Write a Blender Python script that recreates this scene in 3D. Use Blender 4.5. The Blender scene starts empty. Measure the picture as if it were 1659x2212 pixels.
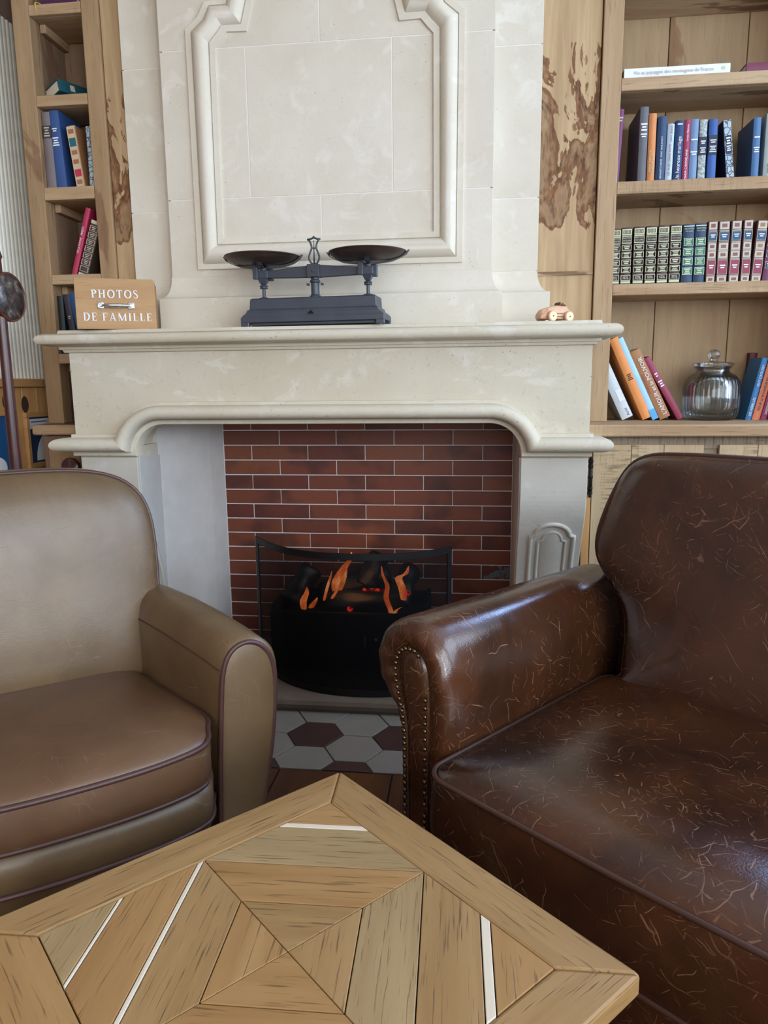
import bpy, math, random
from mathutils import Vector, Matrix
random.seed(7)
PI = math.pi
SC = bpy.context.scene
COL = SC.collection

# ------------------------------------------------------------------ camera, world, lights, exposure
cam_d = bpy.data.cameras.new('camera')
cam = bpy.data.objects.new('camera', cam_d); COL.objects.link(cam)
cam_d.sensor_fit = 'VERTICAL'; cam_d.sensor_height = 24.0
cam_d.lens = 1565.8 / 2212.0 * 24.0
cam_d.clip_start = 0.02
PITCH, YAW, ROLL = 0.175567, 0.119069, -0.010180
cy, sy = math.cos(YAW), math.sin(YAW)
F = Vector((-sy*math.cos(PITCH), cy*math.cos(PITCH), -math.sin(PITCH)))
Rr = Vector((cy, sy, 0)); U = Rr.cross(F)
R2 = Rr*math.cos(ROLL) + U*math.sin(ROLL); U2 = -Rr*math.sin(ROLL) + U*math.cos(ROLL)
M = Matrix((R2, U2, -F)).transposed().to_4x4()
M.translation = Vector((0, 0, 1.2))
cam.matrix_world = M
SC.camera = cam

w = bpy.data.worlds.new('sky'); SC.world = w; w.use_nodes = True
wn = w.node_tree.nodes['Background']
wn.inputs[0].default_value = (0.62, 0.78, 1.0, 1); wn.inputs[1].default_value = 1.2

def area(name, loc, rot, sx, sy_, power, col):
    d = bpy.data.lights.new(name, 'AREA'); d.shape = 'RECTANGLE'; d.size = sx; d.size_y = sy_
    d.energy = power; d.color = col
    o = bpy.data.objects.new(name, d); o.location = loc; o.rotation_euler = rot; COL.objects.link(o)
    return o
# daylight through the windows: right wall, the wall behind the camera, and beside the right bookcase
area('daylight_right_front', (2.56, 1.45, 2.02), (0, PI/2, 0), 1.95, 1.75, 46, (0.62, 0.79, 1.0))
area('daylight_right_rear', (2.56, -1.00, 2.02), (0, PI/2, 0), 1.95, 2.35, 74, (0.76, 0.88, 1.0))
area('daylight_rear', (0.25, -5.10, 1.96), (PI/2, 0, 0), 3.25, 1.85, 58, (0.95, 0.97, 1.0))
area('daylight_beside_bookcase', (1.86, 3.34, 2.0), (-PI/2, 0, 0), 0.98, 2.05, 72, (0.32, 0.52, 1.0))
area('daylight_right_back', (2.56, -3.70, 2.02), (0, PI/2, 0), 1.95, 1.75, 165, (0.92, 0.96, 1.0))

SC.view_settings.view_transform = 'Standard'
SC.view_settings.look = 'None'
SC.view_settings.gamma = 1.0
SC.view_settings.use_curve_mapping = False
SC.view_settings.exposure = 0.52
SC.cycles.use_denoising = True
SC.cycles.max_bounces = 8
SC.cycles.transparent_max_bounces = 12
SC.cycles.caustics_reflective = False
SC.cycles.caustics_refractive = False

# ------------------------------------------------------------------ material helpers
def srgb(r, g=None, b=None):
    if g is None: r, g, b = r
    f = lambda c: (c/255/12.92) if c/255 <= 0.04045 else ((c/255+0.055)/1.055)**2.4
    return (f(r), f(g), f(b), 1)

class NT:
    def __init__(s, name):
        s.m = bpy.data.materials.new(name); s.m.use_nodes = True
        s.t = s.m.node_tree; s.n = s.t.nodes; s.l = s.t.links
        s.b = s.n['Principled BSDF']; s.out = s.n['Material Output']
    def new(s, typ, **kw):
        n = s.n.new(typ)
        for k, v in kw.items(): setattr(n, k, v)
        return n
    def put(s, sock, v):
        if isinstance(v, bpy.types.NodeSocket): s.l.new(v, sock)
        else: sock.default_value = v
    def set(s, **kw):
        for k, v in kw.items(): s.put(s.b.inputs[k.replace('_', ' ')], v)
    def coords(s, rand=True, scale=(1, 1, 1), rot=(0, 0, 0), kind='Object'):
        tc = s.new('ShaderNodeTexCoord'); v = tc.outputs[kind]
        if rand:
            oi = s.new('ShaderNodeObjectInfo')
            ml = s.new('ShaderNodeMath', operation='MULTIPLY'); s.l.new(oi.outputs['Random'], ml.inputs[0]); ml.inputs[1].default_value = 37.0
            ad = s.new('ShaderNodeVectorMath', operation='ADD'); s.l.new(v, ad.inputs[0]); s.l.new(ml.outputs[0], ad.inputs[1]); v = ad.outputs[0]
        mp = s.new('ShaderNodeMapping'); s.l.new(v, mp.inputs[0]); mp.inputs['Scale'].default_value = scale; mp.inputs['Rotation'].default_value = rot
        return mp.outputs[0]
    def noise(s, v, scale=5, detail=4, rough=0.55, dist=0.0, out='Fac'):
        n = s.new('ShaderNodeTexNoise'); s.l.new(v, n.inputs['Vector'])
        n.inputs['Scale'].default_value = scale; n.inputs['Detail'].default_value = detail
        n.inputs['Roughness'].default_value = rough; n.inputs['Distortion'].default_value = dist
        return n.outputs[0] if out == 'Fac' else n.outputs[1]
    def voro(s, v, scale=5, feature='F1', out='Distance', rnd=1.0):
        n = s.new('ShaderNodeTexVoronoi', feature=feature); s.l.new(v, n.inputs['Vector']); n.inputs['Scale'].default_value = scale
        n.inputs['Randomness'].default_value = rnd
        return n.outputs[out]
    def ramp(s, f, stops, interp='LINEAR'):
        r = s.new('ShaderNodeValToRGB'); s.l.new(f, r.inputs[0]); cr = r.color_ramp; cr.interpolation = interp
        while len(cr.elements) < len(stops): cr.elements.new(0.5)
        for e, (p, c) in zip(cr.elements, stops):
            e.position = p; e.color = c if not isinstance(c, (int, float)) else (c, c, c, 1)
        return r.outputs[0]
    def mix(s, f, a, b, mode='MIX'):
        m = s.new('ShaderNodeMix', data_type='RGBA', blend_type=mode)
        s.put(m.inputs['Factor'], f); s.put(m.inputs['A'], a); s.put(m.inputs['B'], b)
        return m.outputs['Result']
    def math(s, op, a, b=0.0, c=None):
        m = s.new('ShaderNodeMath', operation=op); s.put(m.inputs[0], a); s.put(m.inputs[1], b)
        if c is not None: s.put(m.inputs[2], c)
        return m.outputs[0]
    def bump(s, h, strength=0.3, dist=0.01, normal=None):
        b = s.new('ShaderNodeBump'); s.l.new(h, b.inputs['Height']); b.inputs['Strength'].default_value = strength; b.inputs['Distance'].default_value = dist
        if normal is not None: s.l.new(normal, b.inputs['Normal'])
        return b.outputs[0]
    def rnd(s):
        return s.new('ShaderNodeObjectInfo').outputs['Random']

def plain(name, col, rough=0.6, metal=0.0, spec=0.5, var=0.08, bump=0.0, bscale=200):
    t = NT(name); v = t.coords()
    n = t.noise(v, 14, 3)
    c = t.mix(t.ramp(n, [(0.3, 0.0), (0.7, 1.0)]), tuple(x*(1-var) for x in col[:3])+(1,), tuple(min(1, x*(1+var)) for x in col[:3])+(1,))
    t.set(Base_Color=c, Roughness=rough, Metallic=metal, Specular_IOR_Level=spec)
    if bump: t.set(Normal=t.bump(t.noise(v, bscale, 2), bump, 0.001))
    return t.m

def stone(name, base, alt, light, flecks=0.5, pit=0.5, patch=0.0):
    t = NT(name); v = t.coords(rand=False, kind='Object')
    oi = t.rnd()
    v2 = t.coords()
    big = t.noise(v2, 2.2, 4, 0.6)
    c = t.mix(t.ramp(big, [(0.35, 0.0), (0.68, 1.0)]), base, alt)
    med = t.noise(v2, 9, 5, 0.62, 0.6)
    c = t.mix(t.math('MULTIPLY', t.ramp(med, [(0.56, 0.0), (0.68, 1.0)]), 0.45), c, light)
    if patch:
        vs = t.coords(scale=(1, 1, 2.4))
        pp = t.noise(vs, 5.5, 4, 0.5, 0.4)
        c = t.mix(t.math('MULTIPLY', t.ramp(pp, [(0.62, 0.0), (0.66, 1.0)]), patch), c, light)
    c = t.mix(t.math('MULTIPLY', oi, 0.10), c, light)
    sp = t.noise(v2, 60, 3, 0.6)
    c = t.mix(t.math('MULTIPLY', t.ramp(sp, [(0.60, 0.0), (0.72, 1.0)]), flecks*0.35), c, tuple(x*0.55 for x in base[:3])+(1,))
    pv = t.coords(scale=(1, 1, 1.6))
    pits = t.ramp(t.voro(pv, 26), [(0.05, 1.0), (0.10, 0.0)])
    gate = t.ramp(t.noise(v2, 7, 2), [(0.52, 0.0), (0.60, 1.0)])
    pits = t.math('MULTIPLY', pits, gate)
    c = t.mix(t.math('MULTIPLY', pits, pit), c, tuple(x*0.42 for x in base[:3])+(1,))
    h = t.math('SUBTRACT', t.math('ADD', t.math('MULTIPLY', med, 0.5), t.math('MULTIPLY', sp, 0.35)), pits)
    t.set(Base_Color=c, Roughness=0.85, Specular_IOR_Level=0.25, Normal=t.bump(h, 0.35, 0.004))
    return t.m

def wood(name, c1, c2, axis='Z', stain=None, stain_amt=0.0, pores=0.4, rough=0.55, grain=1.0, var=0.25, marks=0.0, stain_scale=2.2, stain_lo=0.55, spec=0.35, pore_col=0.35):
    """grain runs along the given local axis"""
    t = NT(name)
    lo, hi = 1.0, 1.0
    g = {'X': (0.07, 1, 1), 'Y': (1, 0.07, 1), 'Z': (1, 1, 0.07)}[axis]
    v = t.coords(scale=g)
    streak = t.noise(v, 26*grain, 5, 0.6, 0.5)
    g2 = {'X': (0.16, 1, 1), 'Y': (1, 0.16, 1), 'Z': (1, 1, 0.16)}[axis]
    v2 = t.coords(scale=g2)
    broad = t.noise(v2, 7*grain, 3, 0.5, 0.8)
    f = t.math('ADD', t.math('MULTIPLY', streak, 0.55), t.math('MULTIPLY', broad, 0.45))
    c = t.mix(t.ramp(f, [(0.36, 0.0), (0.64, 1.0)]), c1, c2)
    r = t.rnd()
    c = t.mix(t.math('MULTIPLY', r, var), c, tuple(x*0.62 for x in c1[:3])+(1,))
    if stain is not None:
        g3 = {'X': (0.42, 1, 1), 'Y': (1, 0.42, 1), 'Z': (1, 1, 0.42)}[axis]
        v3 = t.coords(scale=g3)
        s1 = t.noise(v3, stain_scale, 5, 0.62, 1.1)
        sm = t.ramp(s1, [(stain_lo, 0.0), (stain_lo+0.015, 0.75), (stain_lo+0.07, 1.0), (stain_lo+0.16, 0.55)])
        c = t.mix(t.math('MULTIPLY', sm, stain_amt), c, t.mix(streak, stain, tuple(min(1, x*2.2) for x in stain[:3])+(1,)))
    pg = {'X': (0.05, 1, 1), 'Y': (1, 0.05, 1), 'Z': (1, 1, 0.05)}[axis]
    vp = t.coords(scale=pg)
    po = t.ramp(t.noise(vp, 210*grain, 2, 0.5, 0.3), [(0.60, 0.0), (0.70, 1.0)])
    c = t.mix(t.math('MULTIPLY', po, pores), c, tuple(x*pore_col for x in c1[:3])+(1,))
    hgt = t.math('SUBTRACT', t.math('MULTIPLY', streak, 0.5), po)
    if marks:
        cg = {'X': (1, 0.08, 0.08), 'Y': (0.08, 1, 0.08), 'Z': (0.10, 0.10, 1)}[axis]
        vm = t.coords(scale=cg)
        mk = t.math('MULTIPLY', t.ramp(t.noise(vm, 130, 3, 0.6), [(0.50, 0.0), (0.62, 1.0)]), t.ramp(t.noise(v2, 9, 3), [(0.42, 0.0), (0.60, 1.0)]))
        c = t.mix(t.math('MULTIPLY', mk, marks), c, tuple(x*0.30 for x in c1[:3])+(1,))
    t.set(Base_Color=c, Roughness=rough, Specular_IOR_Level=spec, Normal=t.bump(hgt, 0.22, 0.002))
    return t.m

def leather(name, dark, mid, worn, rough, scratch=0.8, wrinkle=0.35, spec=0.5, dens=1.0, rvar=0.16, thr=0.50):
    t = NT(name); v = t.coords(rand=False)
    big = t.noise(v, 3.2, 4, 0.6, 0.5)
    c = t.mix(t.ramp(big, [(0.32, 0.0), (0.66, 1.0)]), dark, mid)
    # hair-line scratches: one fine line through each random cell, several cell sizes, broken up by masks
    wv = t.noise(v, 14, 2, 0.5, 0, out='Color')
    ad = t.new('ShaderNodeVectorMath', operation='MULTIPLY_ADD'); t.l.new(wv, ad.inputs[0]); ad.inputs[1].default_value = (0.035, 0.035, 0.035); t.l.new(v, ad.inputs[2])
    tot = None
    for q, (sc, wd, keep) in enumerate(((9, 0.0012, 0.35), (13, 0.0009, 0.25), (20, 0.0008, 0.2), (28, 0.0008, 0.2), (40, 0.0007, 0.25), (55, 0.0007, 0.3))):
        of = t.new('ShaderNodeVectorMath', operation='ADD'); t.l.new(ad.outputs[0], of.inputs[0]); of.inputs[1].default_value = (q*1.37, q*0.83, q*2.11)
        vo = t.new('ShaderNodeTexVoronoi'); t.l.new(of.outputs[0], vo.inputs['Vector']); vo.inputs['Scale'].default_value = sc*dens
        df = t.new('ShaderNodeVectorMath', operation='SUBTRACT'); t.l.new(of.outputs[0], df.inputs[0]); t.l.new(vo.outputs['Position'], df.inputs[1])
        nn = t.new('ShaderNodeVectorMath', operation='SUBTRACT'); t.l.new(vo.outputs['Color'], nn.inputs[0]); nn.inputs[1].default_value = (.5, .5, .5)
        nm = t.new('ShaderNodeVectorMath', operation='NORMALIZE'); t.l.new(nn.outputs[0], nm.inputs[0])
        dt = t.new('ShaderNodeVectorMath', operation='DOT_PRODUCT'); t.l.new(df.outputs[0], dt.inputs[0]); t.l.new(nm.outputs[0], dt.inputs[1])
        e = t.math('SUBTRACT', 1.0, t.math('MINIMUM', t.math('DIVIDE', t.math('ABSOLUTE', dt.outputs['Value']), wd), 1.0))
        wn_ = t.new('ShaderNodeTexWhiteNoise'); t.l.new(vo.outputs['Position'], wn_.inputs['Vector'])
        g = t.ramp(t.noise(of.outputs[0], 5.0, 3, 0.6), [(thr, 0.0), (thr+0.12, 1.0)])
        g2 = t.ramp(t.noise(of.outputs[0], 30, 2, 0.6), [(0.38, 0.1), (0.60, 1.0)])
        e = t.math('MULTIPLY', t.math('MULTIPLY', e, t.math('MULTIPLY', t.math('GREATER_THAN', wn_.outputs['Value'], keep), g)), g2)
        tot = e if tot is None else t.math('MAXIMUM', tot, e)
    c = t.mix(t.math('MULTIPLY', tot, scratch), c, worn)
    fine = t.voro(v, 330, 'F1')
    folds = t.noise(v, 9, 3, 0.5, 0.8)
    h = t.math('ADD', t.math('MULTIPLY', folds, wrinkle), t.math('MULTIPLY', fine, 0.025))
    h = t.math('SUBTRACT', h, t.math('MULTIPLY', tot, 0.05))
    r = t.math('ADD', rough, t.math('MULTIPLY', t.ramp(t.noise(v, 6, 4), [(0.3, 0.0), (0.75, 1.0)]), rvar))
    r = t.math('ADD', r, t.math('MULTIPLY', tot, 0.25))
    t.set(Base_Color=c, Roughness=r, Specular_IOR_Level=spec, Normal=t.bump(h, 0.22, 0.02))
    return t.m

MT = {}
MT['stone_white'] = stone('pale_limestone', srgb(220, 212, 197), srgb(208, 198, 180), srgb(232, 227, 216), 0.35, 0.45)
MT['stone_warm'] = stone('warm_limestone', srgb(206, 198, 180), srgb(196, 186, 164), srgb(222, 218, 208), 0.9, 0.7, 0.4)
MT['stone_jamb'] = stone('jamb_limestone', srgb(206, 202, 192), srgb(192, 187, 175), srgb(218, 216, 210), 0.5, 0.5)
MT['joint'] = plain('lime_joint', srgb(228, 224, 216), 0.9, var=0.03)
MT['plaster'] = plain('grey_plaster', srgb(194, 192, 190), 0.9, var=0.05, bump=0.1, bscale=60)
MT['mortar'] = plain('light_mortar', srgb(212, 212, 214), 0.9, var=0.06)
MT['hearth'] = stone('hearth_stone', srgb(106, 92, 81), srgb(90, 78, 69), srgb(120, 106, 95), 0.6, 0.3)
RW1, RW2, RST = srgb(164, 132, 98), srgb(188, 160, 126), srgb(84, 52, 34)
MT['rw_v'] = wood('reclaimed_oak_upright', RW1, RW2, 'Z', RST, 0.75, 0.35, 0.7, stain_lo=0.66, var=0.15)
MT['rw_h'] = wood('reclaimed_oak_shelf', RW1, RW2, 'X', srgb(66, 44, 30), 0.8, 0.4, 0.7, stain_lo=0.575, var=0.2, stain_scale=3)
MT['rw_lip'] = wood('reclaimed_oak_edge', RW1, RW2, 'X', srgb(96, 62, 40), 0.4, 0.4, 0.7, stain_lo=0.70, var=0.12, marks=0.25)
MT['rw_d'] = wood('reclaimed_oak_batten', RW1, RW2, 'Y', RST, 0.5, 0.4, 0.7, stain_lo=0.66)
MT['rw_stain'] = wood('reclaimed_oak_stained', srgb(172, 138, 98), srgb(196, 162, 120), 'Z', srgb(88, 52, 32), 0.95, 0.3, 0.7, stain_lo=0.525, stain_scale=3.4, var=0.0)
def stained(name):
    t = NT(name); v = t.coords(rand=False, scale=(1, 1, .07)); streak = t.noise(v, 30, 5, 0.6, 0.5)
    c = t.mix(t.ramp(streak, [(0.36, 0.0), (0.64, 1.0)]), srgb(172, 142, 106), srgb(194, 166, 128))
    tc = t.new('ShaderNodeTexCoord'); sx = t.new('ShaderNodeSeparateXYZ'); t.l.new(tc.outputs['Object'], sx.inputs[0])
    win = t.math('MULTIPLY', t.ramp(t.math('ADD', sx.outputs[2], 1.0), [(0.56, 0.0), (0.68, 1.0)]), t.ramp(t.math('SUBTRACT', 1.0, t.math('ADD', sx.outputs[2], 0.0)), [(0.66, 0.0), (0.70, 1.0)]))
    edge = t.math('MULTIPLY', t.math('ABSOLUTE', sx.outputs[0]), 1.4)
    jag = t.noise(t.coords(rand=False, scale=(1, 1, .3)), 55, 4, 0.65)
    n = t.math('ADD', t.math('ADD', t.noise(t.coords(rand=False, scale=(1, 1, .55)), 6.5, 4, 0.6, 1.3), t.math('MULTIPLY', jag, 0.16)), t.math('SUBTRACT', edge, 0.10))
    n = t.math('MULTIPLY', n, win)
    sm = t.ramp(n, [(0.515, 0.0), (0.525, 0.9), (0.57, 1.0), (0.66, 0.5), (0.74, 0.8)])
    c = t.mix(sm, c, t.mix(t.ramp(jag, [(0.35, 0.0), (0.65, 1.0)]), srgb(84, 50, 32), srgb(140, 98, 64)))
    t.set(Base_Color=c, Roughness=0.7, Specular_IOR_Level=0.3, Normal=t.bump(streak, 0.2, 0.002)); return t.m
MT['rw_stain'] = stained('stained_oak_panel')
MT['rw_back'] = wood('reclaimed_oak_back', srgb(160, 132, 100), srgb(178, 150, 114), 'Z', srgb(96, 60, 38), 0.7, 0.2, 0.75, stain_lo=0.62, stain_scale=2.6, var=0.12)
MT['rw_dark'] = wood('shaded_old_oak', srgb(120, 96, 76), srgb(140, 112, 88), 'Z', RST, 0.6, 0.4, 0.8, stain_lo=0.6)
MT['rw_left'] = wood('reclaimed_oak_left', srgb(150, 120, 88), srgb(172, 142, 106), 'Z', RST, 0.6, 0.35, 0.7, stain_lo=0.67, var=0.15)
MT['door'] = wood('weathered_door_board', srgb(186, 160, 122), srgb(204, 180, 146), 'Z', srgb(120, 96, 70), 0.4, 0.3, 0.75, stain_lo=0.62, var=0.12, marks=0.7)
MT['door_dark'] = wood('weathered_rail', srgb(120, 106, 90), srgb(156, 138, 116), 'X', srgb(70, 58, 46), 0.6, 0.4, 0.8, stain_lo=0.55, marks=0.6)
MT['pine'] = wood('fresh_pine', srgb(196, 142, 84), srgb(214, 166, 108), 'Z', srgb(120, 70, 36), 0.5, 0.15, 0.55, stain_lo=0.70)
MT['pine_h'] = wood('fresh_pine_rail', srgb(186, 136, 84), srgb(206, 160, 106), 'Y', srgb(120, 70, 36), 0.4, 0.15, 0.55, stain_lo=0.70)
MT['knot'] = plain('pine_knot', srgb(70, 48, 38), 0.7, var=0.3)
MT['box'] = wood('box_wood', srgb(172, 132, 90), srgb(192, 154, 110), 'X', srgb(130, 90, 56), 0.5, 0.2, 0.6, stain_lo=0.66, var=0)
MT['oak'] = wood('table_oak', srgb(142, 108, 65), srgb(164, 130, 86), 'X', None, 0, 0.75, 0.42, grain=1.3, var=0.14, spec=0.45)
MT['oak_warm'] = wood('table_oak_warm', srgb(146, 107, 62), srgb(168, 130, 83), 'X', None, 0, 0.75, 0.42, grain=1.2, var=0.10, spec=0.45)
MT['oak_pale'] = wood('table_oak_pale', srgb(142, 116, 78), srgb(164, 138, 98), 'X', None, 0, 0.7, 0.42, grain=1.4, var=0.10, spec=0.45)
MT['sap'] = wood('sapwood', srgb(206, 192, 170), srgb(222, 210, 190), 'X', None, 0, 0.15, 0.45, var=0.05)
MT['toy'] = wood('toy_wood', srgb(206, 160, 128), srgb(224, 184, 152), 'X', srgb(150, 92, 60), 0.6, 0.3, 0.45, stain_lo=0.6, grain=3, stain_scale=14)
MT['toy_face'] = plain('toy_wheel_face', srgb(232, 204, 160), 0.5)
MT['toy_dark'] = plain('toy_burnt_edge', srgb(84, 54, 44), 0.6)
MT['floor'] = wood('dark_floor_board', srgb(62, 38, 26), srgb(94, 62, 42), 'Y', srgb(36, 22, 16), 0.6, 0.4, 0.35, stain_lo=0.55, var=0.3)
MT['floor_gap'] = plain('floor_gap', srgb(24, 16, 12), 0.9)
MT['tile_light'] = plain('light_cement_tile', srgb(128, 122, 114), 0.55, var=0.06)
MT['tile_dark'] = plain('dark_cement_tile', srgb(62, 42, 41), 0.5, var=0.08)
MT['grout'] = plain('tile_grout', srgb(84, 76, 72), 0.9)
MT['leather_dark'] = leather('scratched_dark_leather', srgb(34, 19, 14), srgb(78, 44, 24), srgb(164, 124, 98), 0.15, 0.72, 0.26, 0.75, 1.0, 0.14, 0.49)
MT['leather_pipe'] = plain('dark_leather_piping', srgb(66, 42, 32), 0.4)
MT['leather_tan'] = leather('olive_tan_leather', srgb(86, 67, 45), srgb(108, 86, 59), srgb(168, 148, 122), 0.32, 0.35, 0.14, 0.65, 0.8, 0.12, 0.52)
MT['leather_seat'] = leather('tan_leather_seat', srgb(84, 57, 38), srgb(104, 75, 51), srgb(168, 146, 122), 0.32, 0.35, 0.34, 0.65, 0.8, 0.12, 0.52)
MT['tan_pipe'] = plain('oxblood_piping', srgb(72, 46, 42), 0.4)
MT['brass'] = plain('antique_brass', srgb(112, 96, 70), 0.32, 1.0, var=0.2)
MT['iron'] = plain('black_iron', srgb(10, 11, 14), 0.5, 0.0, 0.3, bump=0.15)
MT['iron_blue'] = plain('painted_cast_iron', srgb(62, 68, 78), 0.42, 0.0, 0.55, var=0.12, bump=0.2, bscale=90)
MT['pan'] = plain('rusty_pan', srgb(70, 54, 46), 0.45, 0.35, 0.5, var=0.3)
MT['char'] = plain('charred_log', srgb(17, 16, 18), 0.5, 0, 0.5, var=0.4, bump=0.6, bscale=40)
MT['black'] = plain('soot_black', srgb(8, 8, 9), 0.8, spec=0.2)
MT['chrome'] = plain('chrome', srgb(205, 212, 216), 0.18, 1.0)
MT['white_paint'] = plain('white_letter_paint', srgb(232, 232, 236), 0.5)
MT['mahog'] = plain('mahogany', srgb(66, 30, 28), 0.3, 0, 0.55, var=0.25)
MT['rim'] = plain('mahogany_rim', srgb(92, 46, 30), 0.35, var=0.25)
t = NT('tarnished_mirror'); v = t.coords(); t.set(Base_Color=t.ramp(t.noise(v, 38, 3, 0.6), [(0.36, srgb(58, 54, 56)), (0.55, srgb(104, 98, 98)), (0.68, srgb(168, 162, 158))]), Roughness=0.35, Metallic=0.6); MT['mirror'] = t.m
MT['cream'] = plain('cream_cladding', srgb(236, 232, 218), 0.6, var=0.03)
MT['mauve'] = plain('mauve_wall_paint', srgb(140, 112, 100), 0.9)
MT['wall'] = plain('wall_plaster', srgb(206, 198, 186), 0.9, var=0.03)
MT['ceil'] = plain('ceiling_paint', srgb(214, 208, 198), 0.9, var=0.03)
MT['page'] = plain('book_pages', srgb(214, 204, 186), 0.8)
MT['gold'] = plain('pale_gilding', srgb(192, 196, 160), 0.4, 0.0, var=0.12)
MT['silver'] = plain('silver_gilding', srgb(184, 172, 156), 0.45, 0.0, var=0.08)
MT['white'] = plain('white_print', srgb(228, 230, 232), 0.6, var=0.02)
MT['blackp'] = plain('black_print', srgb(40, 34, 36), 0.6)
MT['redp'] = plain('red_print', srgb(160, 50, 60), 0.6)
MT['frame_pine'] = MT['pine_h']
BK = {}
def bk(rgb, rough=0.55):
    if rgb not in BK: BK[rgb] = plain('book_cloth_%02x%02x%02x' % rgb, srgb(rgb), rough, var=0.06, bump=0.05, bscale=300)
    return BK[rgb]

# brick: colour differs from brick to brick, with darker fired patches
t = NT('glazed_brick'); v = t.coords(); r = t.rnd()
c = t.ramp(r, [(0.0, srgb(112, 58, 42)), (0.35, srgb(122, 68, 47)), (0.6, srgb(98, 48, 38)), (0.85, srgb(132, 78, 52)), (1.0, srgb(86, 43, 36))])
c = t.mix(t.math('MULTIPLY', t.ramp(t.noise(v, 5.5, 2, 0.5), [(0.52, 0.0), (0.66, 1.0)]), 0.65), c, srgb(62, 34, 34))
c = t.mix(t.math('MULTIPLY', t.ramp(t.noise(v, 70, 3), [(0.45, 0.0), (0.75, 1.0)]), 0.15), c, srgb(70, 30, 24))
t.set(Base_Color=c, Roughness=0.5, Specular_IOR_Level=0.4, Normal=t.bump(t.noise(v, 60, 3), 0.1, 0.003)); MT['brick'] = t.m
t = NT('chipped_brick'); v = t.coords(rand=False)
c = t.mix(t.ramp(t.math('ADD', t.noise(v, 22, 3), t.math('MULTIPLY', t.new('ShaderNodeSeparateXYZ').outputs[2], 0)), [(0.50, 0.0), (0.53, 1.0)]), srgb(92, 44, 36), srgb(92, 104, 112))
t.set(Base_Color=c, Roughness=0.7); MT['brick_chip'] = t.m
# marbled paper
t = NT('marbled_paper'); v = t.coords()
e = t.ramp(t.voro(t.coords(scale=(1, 1, 1)), 60, 'DISTANCE_TO_EDGE'), [(0.03, 1.0), (0.10, 0.0)])
c = t.mix(e, t.mix(t.noise(v, 30, 3), srgb(120, 160, 180), srgb(196, 200, 204)), srgb(60, 48, 70)); t.set(Base_Color=c, Roughness=0.6); MT['marbled'] = t.m
t = NT('mottled_cloth'); v = t.coords()
c = t.ramp(t.noise(v, 120, 4, 0.7), [(0.4, srgb(120, 128, 128)), (0.6, srgb(192, 198, 192))]); t.set(Base_Color=c, Roughness=0.7); MT['mottled'] = t.m
# glass
t = NT('clear_glass'); tr = t.new('ShaderNodeBsdfTransparent'); tr.inputs[0].default_value = (.90, .925, .925, 1); gl = t.new('ShaderNodeBsdfGlossy'); gl.inputs['Roughness'].default_value = .04
lw = t.new('ShaderNodeLayerWeight'); lw.inputs[0].default_value = .42; ms = t.new('ShaderNodeMixShader')
t.l.new(t.math('MULTIPLY', lw.outputs['Fresnel'], 0.75), ms.inputs[0]); t.l.new(tr.outputs[0], ms.inputs[1]); t.l.new(gl.outputs[0], ms.inputs[2]); t.l.new(ms.outputs[0], t.out.inputs[0]); MT['glass'] = t.m
# wire mesh of the fire screen, woven in the UV of the arc (metres)
t = NT('fine_wire_mesh'); uv = t.new('ShaderNodeUVMap').outputs[0]; sx = t.new('ShaderNodeSeparateXYZ'); t.l.new(uv, sx.inputs[0])
a1 = t.math('FRACT', t.math('MULTIPLY', t.math('ADD', sx.outputs[0], sx.outputs[1]), 190.0)); a2 = t.math('FRACT', t.math('MULTIPLY', t.math('SUBTRACT', sx.outputs[0], sx.outputs[1]), 190.0))
wire = t.math('MAXIMUM', t.math('LESS_THAN', a1, 0.42), t.math('LESS_THAN', a2, 0.42))
tr = t.new('ShaderNodeBsdfTransparent'); ms = t.new('ShaderNodeMixShader'); t.l.new(wire, ms.inputs[0]); t.l.new(tr.outputs[0], ms.inputs[1]); t.l.new(t.b.outputs[0], ms.inputs[2])
t.set(Base_Color=(0.004, 0.004, 0.005, 1), Roughness=0.7, Specular_IOR_Level=0.1); t.l.new(ms.outputs[0], t.out.inputs[0]); MT['mesh'] = t.m
# flames
t = NT('flame'); v = t.coords(); em = t.new('ShaderNodeEmission'); tr = t.new('ShaderNodeBsdfTransparent'); ms = t.new('ShaderNodeMixShader')
n = t.noise(t.coords(scale=(1, 1, 0.4)), 30, 3)
t.l.new(t.ramp(n, [(0.3, srgb(190, 60, 20)), (0.55, srgb(236, 120, 52)), (0.75, srgb(255, 196, 130))]), em.inputs[0]); em.inputs[1].default_value = .75
lw = t.new('ShaderNodeLayerWeight'); lw.inputs[0].default_value = 0.35
t.l.new(t.math('MULTIPLY', t.math('SUBTRACT', 1.0, lw.outputs['Facing']), t.ramp(n, [(0.25, 0.35), (0.6, 1.0)])), ms.inputs[0])
t.l.new(tr.outputs[0], ms.inputs[1]); t.l.new(em.outputs[0], ms.inputs[2]); t.l.new(ms.outputs[0], t.out.inputs[0]); MT['flame'] = t.m
t = NT('ember'); em = t.new('ShaderNodeEmission'); t.l.new(t.ramp(t.noise(t.coords(), 50, 3), [(0.4, srgb(60, 6, 4)), (0.62, srgb(255, 50, 24))]), em.inputs[0]); em.inputs[1].default_value = 1.0; t.l.new(em.outputs[0], t.out.inputs[0]); MT['ember'] = t.m

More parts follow.
